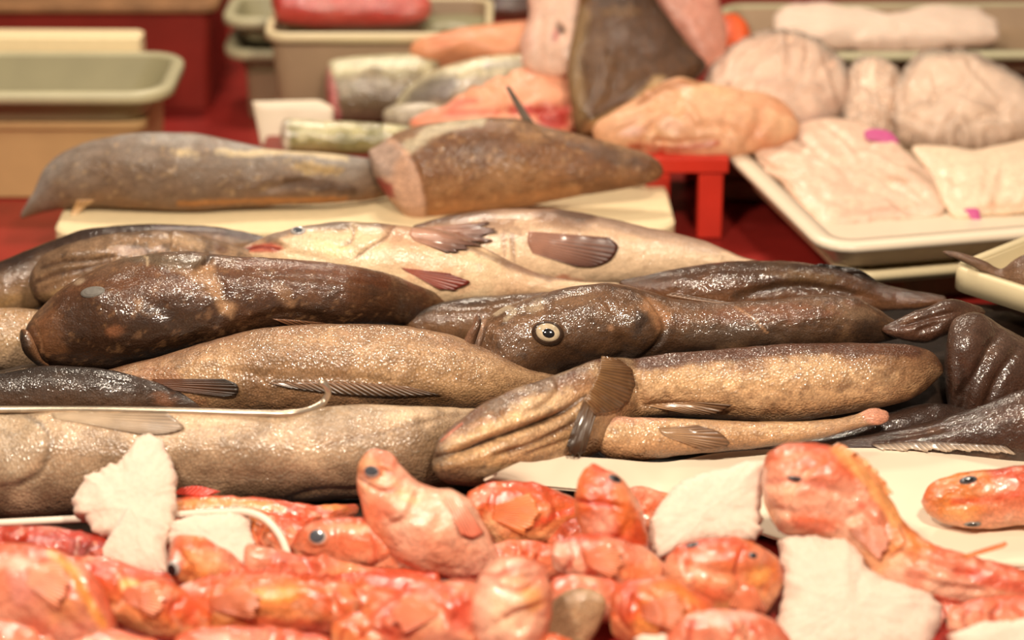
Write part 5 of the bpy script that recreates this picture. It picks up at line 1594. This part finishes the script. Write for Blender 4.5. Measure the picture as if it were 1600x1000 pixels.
# --- red stool and what lies on it
ZS = .132
xl = PZ(1088, 370, 0)[0]
sx0, sx1 = xl - .085, xl + .045
st = thing('red_stool', 'low red plastic stool under the orange monkfish', 'stool', ((sx0 + sx1) / 2, .78, 0))
V, f = box_mesh(sx0, sx1, .625, .95, ZS - .025, ZS)
bevel(add_mesh('top', V, f, M['red_plastic'], st, smooth=False))
for (x, y) in ((xl, .63), (sx0 + .004, .63), (xl, .90), (sx0 + .004, .90)):
    V, f = box_mesh(x, x + .038, y, y + .036, 0, ZS - .025)
    bevel(add_mesh('leg', V, f, M['red_plastic'], st, smooth=False))
rb = thing('red_crate', 'low red crate under the silver lengths and pink fillets', 'crate', (-.1, .95, 0))
V, f = box_mesh(-.40, sx0 - .01, .765, 1.0, 0, .086)
bevel(add_mesh('body', V, f, M['dull_red'], rb, smooth=False), .006)
V, f = box_mesh(-.40, sx0 - .01, .765, .78, .086, .092)
bevel(add_mesh('rim', V, f, M['dull_red'], rb, smooth=False), .002)
# brown crate behind
cr = thing('wooden_crate', 'dark brown slatted crate standing between the red stool and white trays', 'crate', (.40, .95, 0))
for i in range(3):
    V, f = box_mesh(sx1 + .01, .47, .80, .815, .005 + i * .038, .036 + i * .038)
    bevel(add_mesh('slat', V, f, M['wood'], cr, smooth=False), .002)
for x in (sx1 + .015, .445):
    V, f = box_mesh(x, x + .02, .815, .835, .0, .115)
    add_mesh('post', V, f, M['wood'], cr, smooth=False)
V, f = box_mesh(sx1 + .01, .47, .835, 1.08, .0, .112)
add_mesh('box', V, f, M['wood'], cr, smooth=False)

# silver salmon lengths
SIL = [(-1, (120, 100, 76)), (-.3, (140, 116, 88)), (.35, (204, 190, 150)), (1, (216, 206, 168))]
S1 = fish('salmon_length', 'thick silver fish length with pink cut face at its left end',
    [(505, 112, 512, 182, .96), (514, 96, 520, 192, .96), (540, 90, 540, 194, .96), (600, 86, 602, 192, .96), (660, 82, 665, 190, .97), (690, 82, 695, 170, .98)],
    [(-1, (96, 78, 58)), (-.2, (116, 96, 74)), (.25, (150, 132, 100)), (.5, (206, 194, 154)), (1, (220, 210, 176))], 'silver', n=90, m=64, t=.8, r0=12, r1=8, seed=521, group='silver fish lengths', blotch=[((104, 86, 64), 22, .48, .72, .6)],  # bright top and dark middle paint the silvery highlight into the skin
    paint=[('p', [(498, 100), (512, 96), (524, 130), (534, 185), (516, 196), (500, 180)], (206, 124, 122), .9, 4), ('e', 513, 160, 8, 30, -8, (160, 44, 62), .9, .1)])
S2 = fish('salmon_length', 'greenish silver fish length lying lowest behind the foam board',
    [(436, 192, 440, 236, .78), (446, 186, 448, 240, .78), (500, 188, 500, 242, .78), (580, 192, 580, 242, .78), (650, 198, 650, 240, .78), (700, 206, 700, 232, .78)],
    [(-1, (120, 90, 58)), (-.2, (136, 122, 78)), (.4, (190, 178, 128)), (1, (218, 206, 164))], 'silver', n=80, m=56, seed=531, group='silver fish lengths',
    blotch=[((100, 96, 54), 30, .48, .7, .6)], paint=[('p', [(430, 186), (446, 184), (452, 212), (452, 244), (434, 240)], (206, 186, 170), .9, 4)])
S3 = fish('salmon_length', 'silver length with a dark grey oval patch beside the pink fillet',
    [(615, 164, 628, 184, .88), (640, 134, 655, 190, .88), (685, 108, 700, 182, .88), (735, 92, 750, 166, .885), (810, 84, 818, 138, .90), (910, 72, 912, 108, .93)],
    [(-1, (150, 132, 110)), (0, (176, 160, 134)), (.3, (210, 194, 156)), (1, (220, 206, 170))], 'silver', n=70, m=56, seed=541, group='silver fish lengths',
    paint=[('p', [(622, 172), (640, 140), (672, 118), (712, 116), (716, 134), (700, 158), (660, 164), (634, 180)], (104, 92, 86), .85, 8), ('l', [(760, 104), (830, 96), (905, 84)], 8, (160, 152, 144), .7, .4)])
S4 = fish('salmon_length', 'small grey fish piece tucked below the thick silver length',
    [(596, 172, 598, 196, .85), (625, 162, 626, 204, .85), (680, 158, 682, 204, .85), (730, 164, 730, 196, .85)],
    [(-1, (130, 112, 92)), (0, (160, 142, 120)), (1, (190, 174, 148))], 'silver', n=50, m=44, seed=551, group='silver fish lengths')
# pink fillet
NUP = np.array([0, -.5, .87])
fl1 = pillow_thing('salmon_fillet', 'peach-pink fillet slab with blood-red seam behind the brown cut fish', 'fillet',
    [(640, 196), (680, 180), (720, 152), (760, 124), (820, 106), (880, 98), (905, 110), (908, 170), (895, 202), (840, 212), (740, 205), (660, 206)], (780, 165, .84), NUP, .03, .03, 'flesh',
    nr=18, ns=100, lump=4, seed=61, c=(232, 160, 126), blotch=[((222, 116, 92), 12, .5, .75, .5)],
    ops=folds([(660, 195), (760, 130), (890, 110), (890, 195)], 7, 4, 7, 6) + [('g', [(700, 176), (760, 170), (840, 172), (890, 165)], 6, 8), ('g', [(840, 180), (870, 188), (900, 186)], 6, 6)],
    paint=[('p', [(788, 168), (850, 162), (892, 166), (888, 200), (850, 206), (836, 182), (800, 178)], (176, 28, 28), .9, 6), ('l', [(704, 174), (716, 160), (740, 158)], 6, (206, 84, 66), .7, .3),
           ('l', [(700, 178), (780, 176)], 5, (206, 90, 72), .7, .3)])
fl2 = pillow_thing('salmon_fillet', 'orange-pink fillet lying behind the grey scaled length', 'fillet',
    [(640, 80), (690, 60), (760, 46), (830, 40), (880, 46), (880, 92), (800, 98), (720, 90), (660, 92)], (760, 72, .99), NUP, .03, .06, 'flesh', nr=12, ns=70, lump=4, seed=62,
    c=(220, 148, 108), blotch=[((206, 104, 76), 14, .5, .75, .5)])

# white foam offcut standing on edge
V, f, cc = pillow('x', [(394, 158), (500, 156), (522, 168), (520, 236), (408, 228)], (450, 195, .90), (0, -.95, .3), .012, .03, 'foam', nr=10, ns=60, lump=.6, corners=True, p=6)
b_ = np.array([V[:, 0].mean(), V[:, 1].mean(), V[:, 2].min()])
tag(add_mesh('foam_offcut', V, f, M['white_plastic'], None, b_), 'small white foam offcut standing behind the greenish silver length', 'foam')

# big upright dark fish head and its pale sides
HD = fish('halibut_head', 'big dark triangular fish head standing upright at the top middle',
    [(1010, -60, 905, -50, .86), (1022, -10, 905, 0, .85), (1050, 35, 893, 70, .83), (1080, 75, 888, 130, .81), (1104, 104, 894, 180, .79), (1080, 130, 900, 206, .78), (985, 186, 910, 214, .775), (945, 208, 918, 216, .775)],
    [(-1, (120, 82, 46)), (-.2, (92, 60, 34)), (.5, (84, 54, 32)), (1, (72, 48, 32))], 'skin_matte', cat='fish head', n=110, m=80, t=.45, seed=561, group='cut fish on the red stool',
    blotch=[((66, 46, 32), 12, .5, .72, .6), ((150, 112, 74), 20, .58, .8, .5)],
    ops=[('g', [(960, 60), (950, 110), (930, 170)], 9, 6), ('r', [(900, 60), (896, 130), (915, 190)], 8, 5), ('g', [(1000, 50), (990, 100), (960, 150)], 8, 4)],
    paint=[('l', [(910, 20), (898, 90), (905, 180)], 14, (150, 120, 84), .7, .5), ('l', [(930, 196), (985, 168), (1030, 128)], 12, (188, 150, 100), .8, .4), ('e', 930, 200, 26, 14, 0, (150, 96, 60), .7, .4)])  # golden line paints the light along the lower edge
sd = pillow_thing('pale_fish_side', 'pale pink fish side with a dark hole left of the dark triangular head', 'fish piece',
    [(830, -40), (930, -40), (918, 40), (906, 108), (870, 120), (818, 102), (812, 80), (826, 30)], (865, 50, .90), (-.25, -.8, .5), .025, .03, 'flesh', nr=14, ns=80, lump=4, seed=63, c=(222, 182, 160),
    blotch=[((206, 140, 130), 14, .5, .75, .5)], ops=[('b', 874, 46, 10, 8, 30, -12), ('g', [(850, 10), (842, 60), (846, 100)], 6, 4)], paint=[('e', 875, 45, 10, 7, 30, (50, 34, 30), .9, .3), ('e', 868, 56, 8, 7, 30, (186, 84, 90), .8, .3)])
sd2 = pillow_thing('pale_fish_side', 'rose-pink fish side behind the right slope of the dark triangular head', 'fish piece',
    [(1000, -40), (1110, -30), (1128, 20), (1136, 60), (1128, 95), (1105, 108), (1070, 70), (1030, 20)], (1080, 40, .92), (.15, -.8, .5), .025, .03, 'flesh', nr=14, ns=80, lump=4, seed=64, c=(206, 142, 122),
    blotch=[((182, 86, 78), 14, .5, .75, .6)])
og = pillow_thing('orange_offcut', 'small bright orange piece behind the rose-pink side', 'fish piece',
    [(1122, 30), (1150, 26), (1170, 45), (1168, 75), (1140, 84), (1122, 70)], (1146, 56, 1.0), NUP, .02, .02, 'flesh', nr=8, ns=40, lump=2, seed=65, c=(226, 92, 40))

# monkfish on the stool
MK = pillow_thing('monkfish', 'orange-peach skinned monkfish flopped over the front of the red stool', 'fish',
    [(926, 206), (950, 188), (985, 168), (1020, 146), (1052, 130), (1100, 140), (1150, 150), (1230, 170), (1250, 200), (1160, 238), (1090, 244), (1040, 240), (980, 228), (940, 220)], (1060, 195, .70), NUP, .045, .03, 'flesh',
    nr=18, ns=120, lump=5, lsc=30, seed=66, c=(222, 166, 128), blotch=[((206, 112, 66), 14, .5, .75, .5), ((236, 196, 150), 16, .55, .8, .5)], part='body',
    ops=folds([(930, 220), (1000, 150), (1150, 150), (1230, 200), (1100, 240)], 10, 5, 6, 7) + [('g', [(960, 210), (1010, 180), (1060, 160)], 6, 8), ('g', [(1000, 222), (1060, 224), (1120, 218)], 6, 8), ('b', 1060, 190, 40, 22, 10, 8)],
    paint=[('l', [(1000, 160), (1040, 136), (1090, 128)], 7, (150, 90, 44), .7, .4), ('l', [(985, 228), (1060, 232), (1120, 224)], 7, (170, 66, 32), .8, .3), ('e', 990, 205, 26, 10, -20, (232, 186, 172), .7, .4), ('e', 1050, 195, 26, 18, 10, (232, 190, 170), .6, .4)])
BM = [(-.0, 0)]
def bagged(label_f, label_b, outline, anchor, seed, c, tf=.05, tb=.05, group='bagged white fish', paint=(), nrm=NUP, blotch=None, k=.94):
    o = np.asarray(outline, float)
    cen = o.mean(0)
    pillow_thing('white_fish_piece', label_f, 'fish piece', (cen + (o - cen) * k).tolist(), anchor, nrm, tf * .85, tb * .85, 'flesh', nr=14, ns=90, lump=4, lsc=18, seed=seed, c=c, group=group,
        blotch=blotch or [((206, 160, 140), 14, .5, .75, .6)], paint=paint, ops=folds(outline, 7, seed, 7, 7))
    pillow_thing('plastic_bag', label_b, 'bag', outline, anchor, nrm, tf * 1.05, tb, 'bag', nr=26, ns=150, lump=8, lsc=20, jag=5, seed=seed + 1, ops=folds(outline, 14, seed + 2, 6, 7), group='clear plastic bags')
bagged('pinkish white fish flesh inside the bag next to the monkfish', 'clear bag with a domed top next to the monkfish',
    [(1092, 150), (1110, 110), (1140, 82), (1190, 62), (1240, 60), (1290, 78), (1318, 108), (1330, 150), (1310, 190), (1250, 222), (1170, 234), (1110, 205)], (1205, 145, .85), 71, (230, 188, 162),
    paint=[('e', 1300, 160, 14, 12, -20, (186, 108, 58), .8, .3), ('e', 1270, 185, 40, 8, -10, (150, 84, 84), .7, .3), ('e', 1130, 185, 40, 16, 0, (222, 150, 96), .6, .4)], tf=.055)
bagged('white fish flesh inside the small middle bag', 'small crumpled clear bag between the two domed ones',
    [(1318, 140), (1330, 108), (1360, 94), (1390, 104), (1412, 130), (1420, 180), (1390, 215), (1330, 210)], (1366, 155, .84), 73, (232, 200, 176), tf=.04)
bagged('thick white fish flesh inside the bag at the right edge', 'domed clear bag at right edge above the white tray',
    [(1395, 180), (1405, 130), (1430, 100), (1470, 90), (1520, 94), (1570, 122), (1615, 150), (1640, 200), (1600, 222), (1520, 236), (1440, 228), (1400, 210)], (1505, 165, .80), 75, (234, 204, 180), tf=.055,
    blotch=[((206, 172, 150), 14, .5, .75, .5)])

# --- white tray with skate wings
def plane_z(px, py, z): return PZ(px, py, z)
c0, c1 = PZ(1296, 384, .125), PZ(1130, 222, .125)
e = c1 - c0
dlen = math.hypot(e[0], e[1])
rz = math.atan2(e[1], e[0]) - math.pi / 2
wt = .62
cx = (c0 + c1) / 2 + np.array([math.cos(rz), math.sin(rz), 0]) * wt / 2
T1_ = tray('white_tray', 'upper white tray at right holding pale skate wings', 'tray', (cx[0], cx[1], .078), wt - .03, dlen - .03, .045, rz, 'white_plastic', rim=.026, r=.03, slope=.016, group='stacked white trays')
T2_ = tray('white_tray', 'lower white tray stacked under the one with skate wings', 'tray', (cx[0] + .02, cx[1] - .005, .052), wt - .05, dlen - .05, .022, rz, 'cream_plastic', rim=.012, r=.03, slope=.01, group='stacked white trays')
# dark support block under the stack
V, f = ring_solid([(wt - .2, dlen - .16, .02, 0), (wt - .2, dlen - .16, .02, .052)], rz, (cx[0] + .05, cx[1] + .02, 0))
tag(add_mesh('support_block', V, f, M['wood'], None, np.array([cx[0] + .05, cx[1] + .02, 0]), smooth=False), 'dark block under the stacked white trays at right', 'block')
UP = np.array([0, -.25, .97])
SK = [((206, 164, 140), 12, .5, .75, .5), ((236, 206, 182), 16, .55, .8, .5)]
k1 = pillow_thing('skate_wing', 'large ribbed pale skate wing on the left of the white tray', 'fish piece',
    [(1166, 226), (1190, 208), (1250, 194), (1310, 188), (1360, 200), (1400, 228), (1440, 262), (1478, 300), (1476, 330), (1440, 344), (1380, 352), (1330, 366), (1292, 362), (1262, 334), (1216, 282), (1180, 246)],
    (PZ(1320, 285, .105),), UP, .017, .018, 'flesh', nr=24, ns=150, lump=5, lsc=30, seed=81, c=(226, 190, 166), blotch=SK, part='flesh_slab',
    ops=folds([(1180, 230), (1310, 195), (1460, 310), (1320, 355)], 14, 9, 5, 5, ang=30) + [('g', [(1300, 250), (1380, 262), (1440, 300), (1462, 330)], 4, 4), ('g', [(1290, 262), (1370, 278), (1430, 312)], 4, 4), ('g', [(1280, 276), (1360, 292), (1420, 326)], 4, 4), ('g', [(1376, 280), (1410, 280), (1450, 310)], 4, 5),
         ('g', [(1270, 300), (1320, 318), (1370, 322)], 5, 5), ('g', [(1210, 262), (1250, 270), (1290, 300)], 5, 4), ('g', [(1330, 325), (1390, 318), (1450, 332)], 5, 5)],
    paint=[('e', 1400, 280, 24, 6, 10, (172, 132, 100), .7, .4), ('e', 1330, 355, 60, 8, -12, (222, 128, 100), .6, .4), ('e', 1380, 330, 60, 10, -5, (206, 158, 136), .6, .4), ('l', [(1420, 262), (1455, 285), (1474, 316)], 5, (186, 150, 124), .7, .3)])
k2 = pillow_thing('skate_wing', 'smooth cream skate wing on the right of the white tray', 'fish piece',
    [(1424, 232), (1470, 232), (1520, 238), (1580, 226), (1660, 216), (1680, 320), (1600, 330), (1540, 336), (1490, 338), (1470, 310), (1450, 270)], (PZ(1550, 290, .105),), UP, .016, .018, 'flesh', nr=18, ns=110, lump=3, lsc=22, seed=83,
    c=(234, 206, 178), blotch=[((222, 180, 150), 10, .5, .75, .4)], part='flesh_slab', ops=folds([(1440, 240), (1650, 230), (1650, 320), (1490, 330)], 6, 3, 7, 4), paint=[('e', 1570, 320, 60, 8, -3, (228, 150, 112), .5, .4)])
for (lab, ol, an) in (('magenta plastic tag between the skate wings', [(1350, 208), (1378, 202), (1396, 210), (1404, 226), (1390, 228), (1372, 222), (1352, 216)], k1), ('magenta plastic tag hanging below the cream skate wing', [(1503, 330), (1530, 328), (1532, 340), (1540, 352), (1526, 350), (1516, 340)], k2)):
    q = hit([an.bvh], *np.mean(ol, 0))
    a_ = q[0] + np.array([0, -.004, .004]) if q is not None else P(1520, 340, .36)
    pillow_thing('plastic_tag', lab, 'tag', ol, (a_,), (0, -.8, .6), .0022, .002, 'magenta', nr=5, ns=36, lump=.5, seed=85, group='magenta tags')

# small white tray corner at right with a fish in it
q0 = PZ(1484, 418, .15)
rz2 = math.radians(-47)
ux, uy = np.array([math.cos(rz2), math.sin(rz2), 0]), np.array([-math.sin(rz2), math.cos(rz2), 0])
cx2 = q0 + ux * .26 + uy * .13
tray('white_tray', 'small white tray corner at the right edge over the glossy black-brown fish', 'tray', (cx2[0], cx2[1], .115), .50, .24, .035, rz2, 'cream_plastic', rim=.012, r=.016, slope=.004, lip=.028)
ft = fish('brown_whole_fish', 'small brown fish with tail stub sticking left out of the small white tray',
    [(1472, 391, 1474, 397, .10), (1500, 394, 1500, 408, .095), (1540, 408, 1535, 426, .09), (1562, 420, 1556, 436, .085), (1590, 402, 1580, 458, .08), (1640, 384, 1630, 476, .07), (1700, 380, 1690, 480, .06)],
    [(-1, (110, 78, 58)), (0, (140, 104, 78)), (1, (120, 86, 64))], 'skin_dark', n=80, m=56, seed=601, group=G_BIG, blotch=[((80, 56, 42), 18, .5, .72, .5)])

# tray with ice, top right
q0 = PZ(1235, 92, .20)
tw = .62
tr3 = tray('grey_tray', 'shallow grey-green tray of crushed ice in the top right corner', 'tray', (q0[0] + .24, q0[1] + .17, .165), tw, .30, .04, math.radians(2), 'taupe', rim=.02, r=.03, slope=.02, rimmat='rim_grey')
V, f = box_mesh(q0[0] - .02, q0[0] + .55, max(1.1, q0[1] + .06), q0[1] + .32, 0, .164)
tag(bevel(add_mesh('taupe_box', V, f, M['taupe'], None, np.array([q0[0] + .25, q0[1] + .19, 0]), smooth=False), .006), 'brown-grey box under the top right ice tray', 'box')
pillow_thing('crushed_ice', 'heap of melting crushed ice in the top right tray', 'ice', [(1205, 30), (1225, 12), (1290, 28), (1320, 20), (1345, 36), (1400, 46), (1460, 36), (1500, 18), (1530, 18), (1560, 40), (1560, 62), (1500, 72), (1380, 74), (1270, 70), (1215, 55)],
    (1390, 52, q0[1] + .16), (0, -.3, .95), .03, .02, 'ice', nr=16, ns=120, lump=8, lsc=30, jag=4, seed=91, corners=True)

# --- left: tub on tan crate
q1 = PZ(222, 312, 0)
w1 = .75
V, f = ring_solid([(w1, .26, .02, 0), (w1 + .01, .27, .02, .115), (w1 + .025, .285, .02, .118), (w1 + .025, .285, .02, .132)], 0, (q1[0] - w1 / 2, q1[1] + .14, 0))
tag(bevel(add_mesh('tan_crate', V, f, M['tan_plastic'], None, np.array([q1[0] - w1 / 2, q1[1] + .14, 0]), smooth=False), .002), 'tan plastic crate at the left edge under the grey-green tub', 'crate')
q2 = PZ(262, 150, .187)
tb = tray('grey_tub', 'grey-green oval-cornered tub on the tan crate at left', 'tub', (q2[0] - .37 - .005, q2[1] + .115, .134), .72, .21, .056, 0, 'grey_green', rim=.018, r=.045, slope=.03, lip=.014, rimmat='rim_grey')
q3 = PZ(205, 100, .20)
V, f = ring_solid([(.6, .05, .01, 0), (.6, .05, .01, .212), (.59, .04, .008, .216)], math.radians(-1), (q3[0] - .30, q2[1] + .275, 0))
tag(add_mesh('foam_slab', V, f, M['foam'], None, np.array([q3[0] - .30, q2[1] + .275, 0]), smooth=False), 'cream foam slab standing behind the grey-green tub at left', 'foam')

# red crate behind
q4 = PZ(328, 172, 0)
rc = thing('red_crate', 'wide red plastic crate wall behind the tub at top left', 'crate', (q4[0] - .5, q4[1] + .15, 0))
V, f = ring_solid([(1.0, .30, .02, 0), (1.02, .32, .02, .185)], 0, (q4[0] - .5, q4[1] + .15, 0))
add_mesh('body', V, f, M['dull_red'], rc, smooth=False)
V, f = ring_solid([(1.05, .35, .03, .185), (1.05, .35, .03, .20)], 0, (q4[0] - .5, q4[1] + .15, 0))
bevel(add_mesh('rim', V, f, M['wood'], rc, smooth=False), .004)

# stacked small tubs
xa = -.455
for i, (z, lab) in enumerate(((.083, 'lower of the two small grey tubs left of the big taupe tub'), (.140, 'upper of the two small grey tubs left of the big taupe tub'))):
    tray('grey_tub', lab, 'tub', (xa + .05, 1.32, z), .17, .15, .046, 0, 'grey_green', rim=.018, r=.03, slope=.015, lip=.014, group='small stacked tubs', rimmat='rim_grey')
V, f = ring_solid([(.13, .12, .02, 0), (.135, .125, .02, .083)], 0, (xa + .05, 1.32, 0))
tag(add_mesh('taupe_box', V, f, M['taupe'], None, np.array([xa + .05, 1.32, 0]), smooth=False), 'small dark box under the two small grey tubs', 'box')
# taupe tub with red fish
bt = tray('taupe_tub', 'big taupe tub with cream rim holding the deep red fish', 'tub', (-.222, 1.135, 0.0), .36, .23, .218, 0, 'taupe', rim=.010, r=.03, slope=.012, lip=.012, rimmat='cream_plastic')
rf = fish('red_fish', 'deep red fish lying in the big taupe tub', [(420, -10, 428, 24, 1.13), (436, -26, 438, 36, 1.13), (500, -30, 500, 44, 1.13), (580, -26, 580, 44, 1.13), (650, -12, 650, 38, 1.13), (676, 0, 674, 28, 1.13)],
    [(-1, (196, 84, 70)), (0, (190, 62, 52)), (1, (178, 52, 44))], 'skin_red', n=60, m=44, seed=611, blotch=[((214, 120, 104), 12, .5, .75, .5)])
gl_ = pillow_thing('glass_dish', 'pale greenish dish at the right end of the taupe tub', 'dish', [(655, 34), (690, 28), (740, 28), (768, 34), (760, 46), (700, 50), (660, 46)], (710, 39, 1.15), (0, -.2, .98), .012, .02, 'grey_green', nr=8, ns=50, lump=1, seed=95)
bk = fish('dark_fish_piece', 'dark brown fish piece behind the taupe tub at top', [(690, 0, 690, 20, 1.45), (730, -14, 730, 26, 1.45), (790, -16, 790, 34, 1.45), (840, -6, 840, 30, 1.45)],
    [(-1, (120, 66, 46)), (0, (92, 54, 40)), (1, (70, 44, 34))], 'skin_dark', cat='fish piece', n=40, m=36, seed=621)
